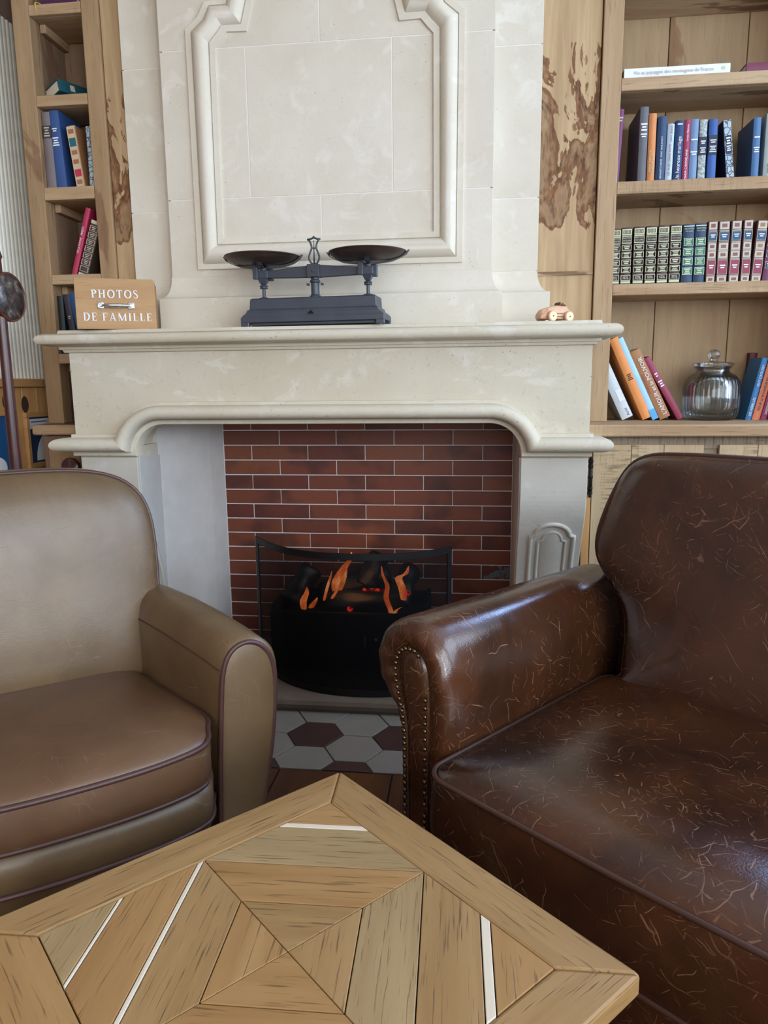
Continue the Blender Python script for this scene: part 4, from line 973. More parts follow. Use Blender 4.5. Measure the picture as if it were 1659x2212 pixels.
for sx in (-1, 1):
    X_ = sx*.193
    hg = MB()
    hg.box(X_-.030, X_-.012, -.030, -.012, .168, .214); hg.box(X_+.008, X_+.030, .008, .026, .166, .206); hg.box(X_-.02, X_+.02, -.014, .014, .172, .198)
    hg.loft([[(X_+dx*r, dy*r, z_) for (dx, dy) in ((-1, -1), (1, -1), (1, 1), (-1, 1))] for (z_, r) in ((.172, .018), (.158, .012), (.150, .0075))])
    hg.lathe([(0, .136), (.016, .137), (.012, .141), (.0165, .146), (.008, .150), (0, .152)], (X_, 0, 0), 14)
    hg.tube([(X_, 0, .104), (X_, 0, .14)], .0062, 10)
    hg.lathe([(.022, .098), (.020, .104), (.009, .107), (0, .108)], (X_, 0, 0), 14)
    hg.build('pan_bearing', IB, sc, bevel=.0015, seg=1)
    # cross that carries the pan, tips turned up
    cr = MB()
    for ai, a in enumerate((math.radians(-80), math.radians(100), math.radians(4), math.radians(184))):
        d = Vector((math.cos(a), math.sin(a), 0)); nn = Vector((-d.y, d.x, 0))
        pts = [(0, .206), (.035, .210), (.060, .2125), (.074, .218), (.0775, .236), (.078, .256)] if ai < 2 else [(0, .206), (.05, .211), (.085, .2155), (.115, .2255), (.134, .236), (.144, .250)]
        rings = []
        for i, (q, z_) in enumerate(pts):
            p = Vector((X_, 0, z_))+d*q
            hw = .008 if i > 1 else .006; th = .0025
            up = Vector((0, 0, 1)) if i < 3 else d*-1
            rings.append([p-nn*hw-up*th, p+nn*hw-up*th, p+nn*hw+up*th, p-nn*hw+up*th])
        cr.loft(rings)
    cr.lathe([(0, .198), (.012, .198), (.014, .208), (0, .211)], (X_, 0, 0), 14)
    cr.build('pan_support', IB, sc, bevel=.001, seg=1)
    zp = .2165
    pn = MB().lathe([(.0005, zp), (.07, zp+.001), (.092, zp+.004), (.115, zp+.012), (.128, zp+.020), (.134, zp+.0265), (.137, zp+.027), (.1365, zp+.030), (.131, zp+.029), (.112, zp+.016), (.09, zp+.008), (.07, zp+.005), (.0005, zp+.004)], (X_, 0, 0), 56)
    pn.build('pan', MT['pan'], sc, smooth=True)

# ------------------------------------------------------------------ toy car
tc = thing('toy_car', 'small pale wooden toy racing car on the right end of the mantel', 'toy car', (.290, 2.665, 1.4035), (0, 0, math.radians(31)))
# local -x is the nose
body = MB(); rings = []
for (x_, zb, zt_, hw) in ((-.074, .014, .022, .010), (-.071, .011, .032, .018), (-.060, .010, .043, .023), (-.035, .010, .051, .025), (-.008, .010, .057, .025), (.008, .010, .0585, .025), (.012, .010, .0585, .025), (.030, .010, .0585, .0245), (.045, .010, .050, .023), (.058, .011, .036, .019), (.064, .014, .026, .012)):
    rings.append([(x_, -hw*.9, zb), (x_, -hw, zb+(zt_-zb)*.35), (x_, -hw*.95, zb+(zt_-zb)*.65), (x_, -hw*.55, zt_-.002), (x_, 0, zt_), (x_, hw*.55, zt_-.002), (x_, hw*.95, zb+(zt_-zb)*.65), (x_, hw, zb+(zt_-zb)*.35), (x_, hw*.9, zb)])
body.loft(rings).build('body', MT['toy'], tc, smooth=True, bevel=.001, seg=1)
MB().lathe([(0, 0), (.018, 0), (.0195, .004), (.016, .006), (.010, .003), (0, .003)], (.022, 0, .055), 24).build('cockpit', MT['toy_dark'], tc, smooth=True)
MB().loft([[(.006, -.017, .058), (.006, .017, .058), (.009, .017, .058), (.009, -.017, .058)], [(.010, -.014, .068), (.010, .014, .068), (.0125, .014, .068), (.0125, -.014, .068)]]).build('windscreen', MT['toy_dark'], tc)
MB().loft([[(.028, -.016, .055), (.028, .016, .055), (.050, .014, .046), (.050, -.014, .046)], [(.030, -.009, .069), (.030, .009, .069), (.040, .007, .058), (.040, -.007, .058)]]).build('headrest', MT['toy'], tc, bevel=.002)
MB().box(-.018, .014, -.0258, -.0245, .027, .0295).build('side_slot', MT['toy_dark'], tc)
MB().box(-.018, .014, -.0258, -.0245, .018, .0195).build('side_slot', MT['toy_dark'], tc)
for wx in (-.036, .034):
    for sy_ in (-1, 1):
        wq = MB().lathe([(.0005, -.006), (.0165, -.006), (.0185, -.004), (.0185, .004), (.0165, .006), (.0005, .006)], (wx, sy_*.032, .0187), 28, 'Y').build('wheel', MT['toy'], tc, smooth=True, bevel=.0006)
        MB().lathe([(.0005, sy_*.0062), (.0148, sy_*.0062), (.0148, sy_*.0069), (.0005, sy_*.0069)], (wx, sy_*.032, .0187), 28, 'Y').build('wheel_face', MT['toy_face'], wq)
        MB().lathe([(.0005, sy_*.0068), (.0022, sy_*.0068), (.0022, sy_*.0080), (.0005, sy_*.0080)], (wx, sy_*.032, .0187), 12, 'Y').build('axle_end', MT['toy_dark'], wq)
    MB().tube([(wx, -.032, .0187), (wx, .032, .0187)], .0025, 8).build('axle', MT['toy_dark'], tc)

# ------------------------------------------------------------------ fire screen
fs_ = wthing('fire_screen', 'curved black wire mesh fire screen standing on the hearth slab', 'fire screen', (-.46, 2.6, .064))
spts = smoothpath([(-.847, 2.756), (-.765, 2.652), (-.672, 2.564), (-.545, 2.502), (-.410, 2.483), (-.270, 2.496), (-.150, 2.552), (-.065, 2.634)], 8)
SZ0, SZ1 = .064, .604
def strip_wall(pts, z0, z1, th):
    rings = []
    for i, p in enumerate(pts):
        d = Vector(pts[min(i+1, len(pts)-1)])-Vector(pts[max(i-1, 0)]); d.normalize(); nn = Vector((-d.y, d.x))*th
        rings.append([(p[0]-nn.x, p[1]-nn.y, z0), (p[0]+nn.x, p[1]+nn.y, z0), (p[0]+nn.x, p[1]+nn.y, z1), (p[0]-nn.x, p[1]-nn.y, z1)])
    return MB().loft(rings)
strip_wall(spts, SZ1-.024, SZ1, .003).build('top_band', MT['iron'], fs_)
strip_wall(spts, SZ0, SZ0+.024, .003).build('bottom_band', MT['iron'], fs_)
strip_wall(spts[:3], SZ0+.024, SZ1-.024, .003).build('end_band', MT['iron'], fs_)
strip_wall(spts[-3:], SZ0+.024, SZ1-.024, .003).build('end_band', MT['iron'], fs_)
me = bpy.data.meshes.new('wire_mesh'); vs = []; fs = []
for p in spts: vs += [(p[0], p[1], SZ0+.02), (p[0], p[1], SZ1-.02)]
for i in range(len(spts)-1): fs.append((2*i, 2*i+2, 2*i+3, 2*i+1))
org = Vector((-.46, 2.6, .064))
me.from_pydata([tuple(Vector(v_)-org) for v_ in vs], [], fs); me.update()
acc = [0]
for a, b in zip(spts[:-1], spts[1:]): acc.append(acc[-1]+(Vector(b)-Vector(a)).length)
uvl = me.uv_layers.new(name='UVMap')
for pl in me.polygons:
    for li in pl.loop_indices:
        vi = me.loops[li].vertex_index; uvl.data[li].uv = (acc[vi//2], vs[vi][2])
me.materials.append(MT['mesh']); o = bpy.data.objects.new('wire_mesh', me); COL.objects.link(o); o.parent = fs_

# ------------------------------------------------------------------ fire basket, logs, flames
fg = wthing('fire_basket', 'black gas fire box standing behind the mesh screen', 'fire basket', (-.47, 2.85, .064))
fbx = MB(); fbx.box(-.79, -.16, 2.74, 3.02, .064, .09)
fbx.box(-.79, -.16, 2.72, 2.74, .064, .305); fbx.box(-.79, -.77, 2.74, 3.02, .064, .33); fbx.box(-.18, -.16, 2.74, 3.02, .064, .33); fbx.box(-.79, -.16, 3.0, 3.02, .064, .32)
PLp = [(p[0]*.96-.018, p[1]+.03) for p in spts]
MB().prism([(-.12, 3.05), (-.80, 3.05)]+PLp, lambda p, t_: (p[0], p[1], .0637+t_), .004).build('base_plate', MT['black'], fg)
fbx.build('box', MT['black'], fg, bevel=.004)
MB().box(-.76, -.19, 2.75, 2.995, .22, .27).build('ash_bed', MT['char'], fg)
MB().lathe([(0, 0), (.008, -.002), (.006, -.012), (0, -.014)], (-.362, 2.72, .20), 10, 'Y').build('valve_knob', MT['iron_blue'], fg, smooth=True)
MB().box(-.410, -.404, 2.715, 2.722, .17, .215).build('lever', MT['iron_blue'], fg)
def log(path, r, label):
    m = MB(); P = [Vector(p) for p in path]; N = 14; pts = [P[0].lerp(P[1], i/N) for i in range(N+1)]
    d = (P[1]-P[0]).normalized(); a = Vector((0, 0, 1)) if abs(d.z) < .8 else Vector((1, 0, 0)); u = d.cross(a).normalized(); w_ = d.cross(u); rings = []
    rnd = random.Random(hash(label) % 997 if False else len(label)*13)
    ph = [rnd.uniform(0, 6) for _ in range(4)]
    for i, p in enumerate(pts):
        ring = []
        for k in range(18):
            th = 2*PI*k/18; rr = r*(1+.10*math.sin(3*th+ph[0]+i*.4)+.06*math.sin(7*th+ph[1]-i*.6)+.05*math.sin(i*1.1+ph[2]))*(.86 if i in (0, N) else 1)
            ring.append(p+(u*math.cos(th)+w_*math.sin(th))*rr)
        rings.append(ring)
    o = m.loft(rings).build('log', MT['char'], None, smooth=True, center=True)
    return tag(o, label, 'log', 'logs in the fire')
log([(-.57, 2.80, .325), (-.26, 2.82, .34)], .042, 'front charred log lying across the fire basket')
log([(-.74, 2.87, .30), (-.66, 2.93, .44)], .045, 'charred log standing at the left end of the fire')
log([(-.62, 2.93, .33), (-.33, 2.95, .41)], .050, 'charred log lying behind the front one')
log([(-.43, 2.90, .37), (-.37, 2.94, .50)], .042, 'upright charred log in the middle of the fire')
log([(-.285, 2.82, .31), (-.24, 2.95, .44)], .044, 'charred log leaning at the right end of the fire')
fm = wthing('fire', 'orange flames licking around the charred logs behind the screen', 'fire', (-.45, 2.83, .30))
def flame(pts, w_, name='flame', mat='flame', flat=.45):
    P = smoothpath(pts, 5); N = len(P); rings = []
    for i, p in enumerate(P):
        s = i/(N-1); r_ = w_*(math.sin(PI*min(1, .18+s*.82))**.8)*(1-.35*s)+.0006
        rings.append([(p[0]+r_*math.cos(2*PI*k/10), p[1]+r_*flat*math.sin(2*PI*k/10), p[2]+.0) for k in range(10)])
    return MB().loft(rings).build(name, MT[mat], fm, smooth=True)
flame([(-.537, 2.80, .37), (-.533, 2.80, .41), (-.510, 2.80, .455), (-.478, 2.80, .50), (-.468, 2.80, .535)], .021)
flame([(-.520, 2.80, .37), (-.500, 2.80, .43), (-.488, 2.80, .47)], .012)
flame([(-.663, 2.77, .30), (-.664, 2.77, .335), (-.650, 2.77, .37), (-.648, 2.77, .395)], .016)
flame([(-.632, 2.76, .31), (-.620, 2.76, .33), (-.603, 2.76, .355)], .014)
flame([(-.585, 2.80, .33), (-.572, 2.80, .38), (-.556, 2.80, .43), (-.55, 2.80, .455)], .007)
flame([(-.545, 2.765, .35), (-.53, 2.765, .375), (-.515, 2.765, .395)], .008)
flame([(-.300, 2.76, .26), (-.308, 2.76, .31), (-.325, 2.76, .36), (-.320, 2.76, .41), (-.338, 2.76, .455), (-.342, 2.76, .49)], .012)
flame([(-.300, 2.755, .27), (-.285, 2.755, .31), (-.262, 2.755, .325)], .008)
flame([(-.255, 2.77, .35), (-.262, 2.77, .40), (-.275, 2.77, .44), (-.246, 2.77, .46), (-.236, 2.77, .49)], .018)
flame([(-.262, 2.77, .36), (-.268, 2.77, .42), (-.272, 2.77, .45)], .010)
MB().lathe([(0, -.012), (.02, -.006), (.024, .003), (.012, .01), (0, .012)], (-.252, 2.79, .372), 12).build('ember', MT['ember'], fm, smooth=True)
MB().tube([(-.42, 2.775, .388), (-.37, 2.77, .39), (-.33, 2.775, .385)], .006, 8).build('ember', MT['ember'], fm, smooth=True)
MB().lathe([(0, -.012), (.01, -.006), (.012, .003), (.006, .01), (0, .012)], (-.470, 2.752, .312), 12).build('ember', MT['ember'], fm, smooth=True)
fl_ = bpy.data.lights.new('fire_glow', 'POINT'); fl_.energy = .6; fl_.color = (1, .42, .12); fl_.shadow_soft_size = .06
o = bpy.data.objects.new('fire_glow', fl_); o.location = (-.45, 2.74, .42); COL.objects.link(o)

# ------------------------------------------------------------------ upholstery helpers
def pillow(outline, levels, f, n_in=6):
    """outline: closed 2-D list; levels: (scale, height); f(x, y, h) -> 3-D. last level is the centre."""
    cx_ = sum(p[0] for p in outline)/len(outline); cy_ = sum(p[1] for p in outline)/len(outline); rings = []
    for (s, h_) in levels: rings.append([f(cx_+(p[0]-cx_)*s, cy_+(p[1]-cy_)*s, h_) for p in outline])
    return MB().loft(rings, True, True, True)
def rrect(x0, x1, y0, y1, r, n=6, edge=10):
    """rounded rectangle, counter-clockwise, with edge subdivisions"""
    cs = [(x1-r, y0+r, -PI/2), (x1-r, y1-r, 0), (x0+r, y1-r, PI/2), (x0+r, y0+r, PI)]
    out = []
    for i, (cx_, cy_, a) in enumerate(cs):
        out += [(cx_+r*math.cos(a+PI/2*k/n), cy_+r*math.sin(a+PI/2*k/n)) for k in range(n+1)]
        nx = cs[(i+1) % 4]; p = out[-1]; q = (nx[0]+r*math.cos(nx[2]), nx[1]+r*math.sin(nx[2]))
        out += [(p[0]+(q[0]-p[0])*k/edge, p[1]+(q[1]-p[1])*k/edge) for k in range(1, edge)]
    return out

# ------------------------------------------------------------------ dark leather sofa (local: x along the seat, y to the back)
SB = Vector((.768, -.64)); SA = Vector((.64, .768)); S0 = Vector((-.04, 1.224))
so = thing('leather_sofa', 'dark brown scratched leather sofa with rolled studded arm right of the table', 'sofa', (*(S0+SA*.35+SB*.42), 0), (0, 0, math.atan2(SB.y, SB.x)))
LD = MT['leather_dark']
def sl(a, b, z): return (b-.42, a-.35, z)
SEATW = .86
ARM = smoothpath([(-.069, .06), (-.068, .20), (-.065, .36), (-.060, .48), (-.059, .56), (-.066, .625), (-.082, .675), (-.112, .711), (-.150, .728), (-.192, .727), (-.236, .708), (-.266, .670), (-.276, .630), (-.268, .592), (-.246, .560), (-.216, .532), (-.198, .498), (-.192, .44), (-.191, .30), (-.191, .18), (-.191, .06)], 3)
FACE = smoothpath([(-.123, .06), (-.123, .20), (-.122, .34), (-.120, .46), (-.119, .54), (-.121, .60), (-.126, .632), (-.134, .650), (-.146, .662), (-.160, .668), (-.176, .666), (-.192, .652), (-.201, .630), (-.202, .608), (-.198, .584), (-.192, .560), (-.184, .53), (-.179, .49), (-.178, .36), (-.177, .20), (-.177, .06)], 3)
def sofa_arm(mir):
    def P(a, b, z): return sl(a, (SEATW-b) if mir else b, z)
    rings = []
    for (a, s, pl) in ((.80, 1.0, 0), (.60, 1.0, 0), (.40, 1.0, 0), (.22, 1.0, 0), (.135, 1.0, .0), (.112, .985, .12), (.094, .93, .35), (.083, .80, .55), (.078, .60, .6), (.079, .40, .5), (.084, .18, .2), (.088, 0.0, 0)):
        ring = []
        for i, (p, q) in enumerate(zip(ARM, FACE)):
            b = q[0]+(p[0]-q[0])*s; z = q[1]+(p[1]-q[1])*s
            up = max(0, min(1, (q[1]-.45)/.1))
            aa = a+pl*.0035*math.sin(i*1.55)*up; z -= .014*max(0, a-.1)/.7*up
            ring.append(P(aa+.03*0, b, z))
        rings.append(ring if not mir else ring)
    m = MB().loft(rings[::-1] if not mir else rings, True, True, True)
    o = m.build('arm', LD, so, smooth=True)
    # face panel, a little sunk, with studs on both edges
    fc = MB(); c0 = [P(.088, q[0], q[1]) for q in FACE]; c1 = [P(.082, -.15+(q[0]+.15)*.86, .06+(q[1]-.06)*.992) for q in FACE]; c2 = [P(.079, -.15+(q[0]+.15)*.4, .06+(q[1]-.06)*.96) for q in FACE]
    fc.loft([c0, c1, c2], True, False, True).build('arm_panel', LD, o, smooth=True)
    if mir: return o
    nail = MB().lathe([(.0005, -.0042), (.0026, -.0038), (.0046, -.002), (.0054, .0006), (.0005, .001)], (0, 0, 0), 10, 'Y')
    me0 = None
    def place_nails(pts, step):
        nonlocal me0
        acc = 0; last = None; out = []
        dens = smoothpath(pts, 12)
        for p in dens:
            if last is None or (Vector(p)-last).length >= step: out.append(p); last = Vector(p)
        for p in out:
            c = Vector(P(.0765, p[0], p[1]))
            if me0 is None:
                q = MB(); q.v = list(nail.v); q.f = list(nail.f)
                ob = q.build('nail_head', MT['brass'], o, smooth=True, center=False); me0 = ob.data; place(ob, c, o)
            else: shared('nail_head', me0, c, o)
    place_nails([(-.140, .664), (-.150, .671), (-.164, .6715), (-.180, .668), (-.195, .655), (-.204, .632), (-.205, .606), (-.200, .580), (-.194, .556), (-.186, .526), (-.181, .49), (-.1795, .40), (-.179, .20), (-.179, .06)], .0118)
    place_nails([(-.1205, .575), (-.1215, .50), (-.122, .36), (-.1225, .20), (-.1225, .06)], .0135)
    return o
sofa_arm(False); sofa_arm(True)
# seat cushion
ol = rrect(-.055, SEATW+.055, .0, .68, .05, 6, 14)
def seat_f(x, y, h_):
    bow = -.010*math.sin(PI*max(0, min(1, (x+.05)/(SEATW+.1)))) if y < .1 else 0
    return sl(y+bow, x, h_)
lv = [(.955, .292), (.985, .300), (1.002, .325), (1.012, .375), (1.010, .425), (1.0, .462), (.992, .474), (.985, .478), (.975, .482), (.95, .490), (.88, .502), (.74, .512), (.52, .514), (.28, .510), (.08, .507)]
sm = pillow(ol, lv, seat_f).build('seat_cushion', LD, so, smooth=True)
cx_ = sum(p[0] for p in ol)/len(ol); cy_ = sum(p[1] for p in ol)/len(ol)
for s_, z_ in ((.998, .476), (.992, .306)):
    MB().tube([seat_f(cx_+(p[0]-cx_)*s_, cy_+(p[1]-cy_)*s_, z_) for p in ol], .0052, 8, True).build('piping', MT['leather_pipe'], sm, smooth=True)
# base
MB().box(-.42-.06, SEATW-.42+.06, -.325, .42, .09, .296).build('base', LD, so, bevel=.012)
MB().tube([(-.48, -.327, .12), (SEATW-.36, -.327, .12)], .005, 8).build('piping', MT['leather_pipe'], so, smooth=True)
for bx_ in (-.14, SEATW+.14):
    for a in (.14, .74): MB().lathe([(.02, 0), (.028, .06), (.03, .092)], sl(a, bx_, 0), 16).build('foot', MT['mahog'], so, smooth=True)
# back: cushion with ears over the arms, and the back frame behind it
half = [(.0, .40), (.0, .50), (-.004, .58), (-.018, .65), (-.055, .70), (-.098, .745), (-.118, .785), (-.119, .835), (-.104, .900), (-.080, .965), (-.052, 1.003), (-.010, 1.022), (.06, 1.028), (.20, 1.029), (.43, 1.030)]
full = half+[(SEATW-x_, z_) for (x_, z_) in reversed(half[:-1])]
full = full[::-1]
bo = smoothpath([(p[0], p[1]) for p in full], 3, True)
def back_f(x, z, h_): return sl(.640+.215*(z-.49)-h_, x, z)
lv = [(.97, -.10), (1.0, -.07), (1.003, -.02), (1.0, .0), (.985, .016), (.95, .030), (.86, .042), (.66, .050), (.40, .052), (.15, .052)]
bc = pillow([(p[0], p[1]) for p in bo], lv, back_f).build('back_cushion', LD, so, smooth=True)
MB().tube([back_f(p[0], p[1], -.004) for p in bo], .0055, 8, True).build('piping', MT['leather_pipe'], bc, smooth=True)
fo = [(-.19, .09), (SEATW+.19, .09), (SEATW+.19, .62), (SEATW+.10, .74), (SEATW+.09, .84), (SEATW+.04, .96), (SEATW, .985), (0, .985), (-.04, .96), (-.09, .84), (-.10, .74), (-.19, .62)]
MB().prism(fo, lambda p, t_: sl(.70+.215*(p[1]-.49)*(1 if p[1] > .49 else 0)+t_, p[0], p[1]), .11).build('back_frame', LD, so, bevel=.02, seg=3)

# ------------------------------------------------------------------ tan club armchair (local: x to the fireplace-side arm, y to the back)
CU = Vector((.788, .616)); CV = Vector((.616, -.788)); C0 = Vector((-.543, 1.369))
ch = thing('club_armchair', 'olive tan leather club armchair with dark piping left of the table', 'armchair', (*(C0-CU*.26-CV*.30), 0), (0, 0, math.atan2(CU.y, CU.x)))
LT = MT['leather_tan']
ASEC = smoothpath([(.305, .05), (.309, .20), (.317, .36), (.325, .48), (.332, .555), (.346, .598), (.370, .620), (.402, .6235), (.432, .606), (.452, .570), (.458, .500), (.448, .380), (.428, .260), (.412, .16), (.402, .05)], 3)
def chair_arm(sg):
    rings = []
    c = (.385, .33)
    for (y_, s, dx, dz, bul) in ((.36, 1.0, -.120, .030, .010), (.22, 1.0, -.098, .034, .014), (.10, 1.0, -.072, .030, .016), (-.02, 1.0, -.046, .022, .016), (-.12, 1.0, -.018, .010, .013), (-.170, 1.0, -.006, .003, .011), (-.186, 1.0, 0, 0, .010), (-.194, .985, 0, 0, .006), (-.198, .955, 0, 0, 0), (-.201, .86, 0, 0, 0), (-.206, .55, 0, 0, 0), (-.207, .12, 0, 0, 0)):
        ring = []
        for p in ASEC:
            zz = c[1]+(p[1]-c[1])*s; xx = c[0]+(p[0]-c[0])*s
            k = max(0, min(1, (zz-.2)/.3))
            out = 1 if xx > c[0] else -1
            xx += out*bul*k*(1 if out > 0 else .3)
            zz += dz*k+(bul*.6 if zz > .55 else 0)
            ring.append((sg*(xx+dx), y_, zz))
        rings.append(ring)
    ki = min(range(len(ASEC)), key=lambda q: abs(ASEC[q][0]-.3345)+abs(ASEC[q][1]-.563))
    spath = [(r[ki][0]-sg*.0006, r[ki][1], r[ki][2]+.0006) for r in rings[1:7]][::-1]
    m = MB().loft(rings if sg < 0 else rings[::-1], True, True, True)
    o = m.build('arm', LT, ch, smooth=True)
    MB().tube(smoothpath(spath, 4), .0016, 6).build('seam', MT['tan_pipe'], o, smooth=True)
    MB().tube([(sg*(.385+(p[0]-.385)*.985), -.195, .33+(p[1]-.33)*.985) for p in ASEC], .0062, 8).build('piping', MT['tan_pipe'], o, smooth=True)
    return o
ca = chair_arm(1); chair_arm(-1)
# seat cushion flaring towards the front
def chair_half():
    return [(.0, -.336), (.08, -.334), (.15, -.327), (.20, -.317), (.235, -.306), (.258, -.290), (.274, -.262), (.284, -.225), (.300, -.17), (.285, -.08), (.265, .02), (.245, .12), (.228, .20), (.215, .235), (.18, .25), (.09, .25), (.0, .25)]
hf = chair_half(); co = [(x_, y_) for (x_, y_) in hf]+[(-x_, y_) for (x_, y_) in reversed(hf[1:-1])]
co = smoothpath(co, 3, True); co = [(p[0], p[1]) for p in co]
lv = [(.94, .350), (.975, .354), (.995, .364), (1.006, .384), (1.004, .412), (.996, .436), (.988, .447), (.978, .453), (.955, .460), (.88, .470), (.72, .478), (.45, .482), (.2, .483), (.05, .483)]
cc = pillow(co, lv, lambda x, y_, h_: (x, y_, h_)).build('seat_cushion', MT['leather_seat'], ch, smooth=True)
ccx = sum(p[0] for p in co)/len(co); ccy = sum(p[1] for p in co)/len(co)
for s_, z_, r_ in ((.996, .448, .0062), (.985, .357, .0055)):
    MB().tube([(ccx+(p[0]-ccx)*s_, ccy+(p[1]-ccy)*s_, z_) for p in co], r_, 8, True).build('piping', MT['tan_pipe'], cc, smooth=True)
# front rail and plinth
ro = [(x_*1.03, y_*.985 if y_ < 0 else y_) for (x_, y_) in co]
rl = MB().loft([[(p[0]*q, p[1]*q, z_) for p in ro] for (z_, q) in ((.06, .955), (.262, .96), (.266, .982), (.31, .988), (.346, .975), (.350, .9))]).build('front_rail', LT, ch, smooth=True)
MB().tube([(p[0]*.985, p[1]*.985, .266) for p in ro], .0055, 8, True).build('piping', MT['tan_pipe'], rl, smooth=True)
for (fx, fy) in ((.34, -.12), (-.34, -.12), (.26, .30), (-.26, .30)): MB().lathe([(.018, 0), (.026, .05), (.028, .065)], (fx, fy, 0), 14).build('foot', MT['mahog'], ch, smooth=True)
# back
bh = [(.0, .42), (.15, .42), (.26, .43), (.292, .48), (.300, .58), (.306, .68), (.309, .78), (.304, .85), (.286, .905), (.250, .945), (.200, .969), (.140, .981), (.07, .986), (.0, .987)]
bol = bh+[(-x_, z_) for (x_, z_) in reversed(bh[1:-1])]
bol = [(p[0], p[1]) for p in smoothpath(bol, 3, True)]
def cback(x, z, h_): return (x, .195+.195*(z-.45)-h_+.10*x*x*0, z)
lv = [(.93, -.165), (.985, -.150), (1.006, -.10), (1.004, -.03), (1.0, -.008), (.995, .0), (.985, .009), (.95, .022), (.86, .036), (.68, .045), (.42, .049), (.16, .050)]
cbk = pillow(bol, lv, cback).build('backrest', LT, ch, smooth=True)
MB().tube([cback(p[0]*1.004, p[1]*1.002, -.006) for p in bol], .0052, 8, True).build('piping', MT['tan_pipe'], cbk, smooth=True)

# ------------------------------------------------------------------ oak parquet table (local frame aligned with its diagonals)
TZ = .5
tb_ = thing('coffee_table', 'square oak coffee table with geometric parquet top in the foreground', 'table', (-.2205, .7785, 0), (0, 0, math.radians(1.4)))
HS, FW, TT = .305, .0725, .030
IN = (HS-FW)
def d2(u, v_): return ((u-v_)/math.sqrt(2), (u+v_)/math.sqrt(2))   # square axes -> diagonal axes
def piece(poly, ang, mat, name='inlay_plank', z0=TZ-.012, z1=TZ, bevel=.0008, parent=None):
    """poly in table frame; object rotated so that its local x (the grain) runs at ang"""
    cx_ = sum(p[0] for p in poly)/len(poly); cy_ = sum(p[1] for p in poly)/len(poly); ca_, sa_ = math.cos(-ang), math.sin(-ang)
    loc = [((p[0]-cx_)*ca_-(p[1]-cy_)*sa_, (p[0]-cx_)*sa_+(p[1]-cy_)*ca_) for p in poly]
    ar = sum(loc[i][0]*loc[(i+1) % len(loc)][1]-loc[(i+1) % len(loc)][0]*loc[i][1] for i in range(len(loc)))
    if ar < 0: loc = loc[::-1]
    g_ = .0004
    o = MB().prism(loc, lambda p, t_: (p[0], p[1], t_), z1-z0).build(name, mat, tb_, center=False, bevel=bevel, seg=2)
    place(o, (cx_, cy_, z0), tb_); o.rotation_euler = (0, 0, ang); return o
# frame boards (mitred)
for k, mt in enumerate(('oak', 'oak_warm', 'oak', 'oak')):
    q = [(-HS, HS), (HS, HS), (IN, IN), (-IN, IN)]
    a = PI/2*k
    q = [(p[0]*math.cos(a)-p[1]*math.sin(a), p[0]*math.sin(a)+p[1]*math.cos(a)) for p in q]
    # local square is turned by 45 degrees in the diagonal frame
    q = [d2(*p) for p in q]
    sh = .0005
    piece(q, a+PI/4, MT[mt], 'frame_board', TZ-TT, TZ, .0045)
# quadrants: strips cut across each corner direction
D = IN*math.sqrt(2)
cuts = [0, .0845, D/2, .2555, D]
def quad_strip(lo, hi):
    """strip of the top quadrant between distances lo..hi (y up), bounded by |x|<=y and |x|<=D-y"""
    hwid = lambda y_: min(y_, D-y_)
    e = .0007; lo += e; hi -= e
    pts = [(-hwid(lo)+e, lo), (hwid(lo)-e, lo)]
    if lo < D/2 < hi: pts += [(D/2, D/2)]
    pts += [(hwid(hi)-e, hi)]
    if hwid(hi) > .002: pts += [(-hwid(hi)+e, hi)]
    if lo < D/2 < hi: pts += [(-D/2, D/2)]
    if hwid(lo) < .002: pts = [(0, lo)]+pts[2:]
    return pts
WD = {0: ['oak', 'oak_warm', 'oak_pale', 'oak_warm'], 1: ['oak_warm', 'oak', 'oak_warm', 'oak_pale'], 2: ['oak_warm', 'oak_warm', 'oak', 'oak_pale'], 3: ['oak', 'oak_pale', 'oak', 'oak_warm']}
SAPS = {0: [(.2555, .2675)], 1: [(D/2, D/2+.0075), (.2500, .2555)], 2: [(D/2-.006, D/2)], 3: [(.2425, .2555)]}
for k in range(4):
    a = PI/2*k
    for i in range(4):
        lo, hi = cuts[i], cuts[i+1]
        segs = [(lo, hi, WD[k][i], 'inlay_plank')]
        for (s0, s1) in SAPS[k]:
            new = []
            for (l_, h_, mt, nm) in segs:
                if s0 >= l_-1e-6 and s1 <= h_+1e-6:
                    if s0-l_ > .001: new.append((l_, s0, mt, nm))
                    new.append((s0, s1, 'sap', 'sapwood_strip'))
                    if h_-s1 > .001: new.append((s1, h_, mt, nm))
                else: new.append((l_, h_, mt, nm))
            segs = new
        for (l_, h_, mt, nm) in segs:
            q = quad_strip(l_, h_)
            q = [(p[0]*math.cos(a)-p[1]*math.sin(a), p[0]*math.sin(a)+p[1]*math.cos(a)) for p in q]
            piece(q, a, MT[mt], nm, TZ-.0123, TZ-.0003, .0010)
piece([d2(*p) for p in ((-IN, -IN), (IN, -IN), (IN, IN), (-IN, IN))], 0, MT['floor_gap'], 'under_board', TZ-TT, TZ-.0128, 0)
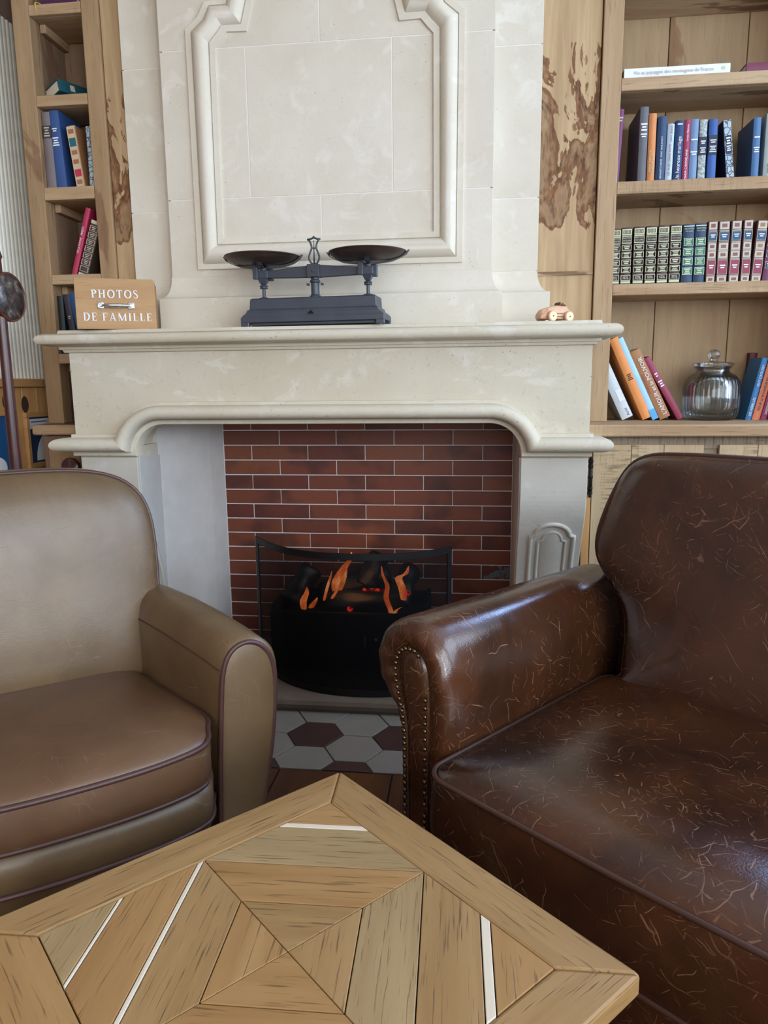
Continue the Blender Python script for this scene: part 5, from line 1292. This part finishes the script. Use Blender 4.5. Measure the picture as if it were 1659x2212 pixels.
# apron and legs
for k in range(4):
    a = PI/2*k
    q = [(-.25, .25), (.25, .25), (.25, .232), (-.25, .232)]
    q = [d2(p[0]*math.cos(a)-p[1]*math.sin(a), p[0]*math.sin(a)+p[1]*math.cos(a)) for p in q]
    piece(q, a+PI/4, MT['oak'], 'apron', TZ-TT-.07, TZ-TT, .001)
    q = [(.212, .212), (.256, .212), (.256, .256), (.212, .256)]
    q = [d2(p[0]*math.cos(a)-p[1]*math.sin(a), p[0]*math.sin(a)+p[1]*math.cos(a)) for p in q]
    piece(q, a+PI/4, MT['oak'], 'leg', 0, TZ-TT, .003)

# ------------------------------------------------------------------ mahogany mirror stand at the left edge
ps = wthing('mirror_stand', 'dark mahogany pole stand with small round mirror at the left edge', 'mirror stand', (-1.505, 2.25, 0))
PX, PY = -1.505, 2.25
MB().lathe([(.012, .05), (.020, .06), (.020, .30), (.0235, .32), (.018, .34), (.018, 1.0), (.0165, 1.45), (.016, 1.60), (.020, 1.61), (.012, 1.64), (.001, 1.66)], (PX, PY, 0), 12).build('pole', MT['mahog'], ps, smooth=True)
for k in range(3):
    a = 2*PI*k/3+.4
    MB().tube([(PX+math.cos(a)*q, PY+math.sin(a)*q, z_) for (q, z_) in ((.0, .12), (.06, .10), (.12, .05), (.17, .015))], lambda s: .014-.004*s, 8).build('leg', MT['mahog'], ps, smooth=True)
mr = MB().lathe([(.0005, .006), (.078, .006), (.079, .010), (.082, .0105), (.085, .006), (.085, -.006), (.0005, -.008)], (0, 0, 0), 40, 'X')
mat3 = Matrix.Rotation(math.radians(-2), 3, 'Z') @ Matrix.Scale(.92, 3)
def orient(mb, c):
    mb.v = [mat3 @ p + Vector(c) for p in mb.v]; return mb
MC = (PX+.012, PY+.030, 1.488)
orient(mr, MC).build('mirror_frame', MT['rim'], ps, smooth=True)
orient(MB().lathe([(.0005, .0075), (.0785, .0070), (.0785, .004), (.0005, .004)], (0, 0, 0), 40, 'X'), MC).build('mirror_glass', MT['mirror'], ps, smooth=True)
MB().tube([(PX, PY, 1.488), (PX+.012, PY+.03, 1.488)], .006, 8).build('bracket', MT['brass'], ps, smooth=True)

# ------------------------------------------------------------------ framed posters on the wainscot
def poster(y0, y1, z0, z1, label, kind):
    r_ = wthing('framed_poster', label, 'picture', (XL+.03, (y0+y1)/2, (z0+z1)/2), 'framed posters on the left wall')
    x0, x1, w_ = XL+.0165, XL+.036, .022
    m = MB().box(x0, x1, y0, y1, z0, z0+w_).box(x0, x1, y0, y1, z1-w_, z1).box(x0, x1, y0, y0+w_, z0+w_, z1-w_).box(x0, x1, y1-w_, y1, z0+w_, z1-w_)
    m.build('frame', MT['pine_h'], r_, bevel=.002, seg=1)
    MB().box(x0, x0+.006, y0+w_*.8, y1-w_*.8, z0+w_*.8, z1-w_*.8).build('print', bk((26, 54, 98) if kind else (20, 84, 140)), r_)
    xf = x0+.0062
    if kind:
        MB().prism([(y0+.032, z1-.075), (y1-.03, z1-.062), (y1-.03, z1-.03), (y0+.036, z1-.03), (y0+.032, z1-.036)], lambda p, t_: (xf+t_, p[0], p[1]), .0006).build('white_panel', MT['white'], r_)
        q = MB()
        for i in range(2): q.box(xf+.0006, xf+.001, y0+.05+.02*i, y1-.05, z1-.046-.016*i, z1-.040-.016*i)
        q.build('lettering', bk((90, 110, 150)), r_)
        cpts = [(y1-.03, z0+.03)]+[(y1-.03+.115*math.cos(a), z0+.03+.125*math.sin(a)) for a in [PI/2+PI/2*i/12 for i in range(13)]]
        MB().prism(cpts, lambda p, t_: (xf+t_, p[0], p[1]), .0006).build('white_shape', MT['white'], r_)
    else:
        cpts = [(y1-.12+.075*math.cos(2*PI*i/20), z0+.07+.05*math.sin(2*PI*i/20)) for i in range(20)]
        MB().prism(cpts, lambda p, t_: (xf+t_, p[0], p[1]), .0006).build('white_shape', MT['white'], r_)
        MB().box(xf, xf+.0006, y0+.05, y1-.08, z1-.11, z1-.07).build('white_panel', MT['white'], r_)
poster(2.965, 3.185, .845, 1.09, 'blue poster in a pine frame right of the mirror pole', 1)
poster(2.56, 2.868, .80, 1.105, 'blue poster in a pine frame left of the mirror pole', 0)
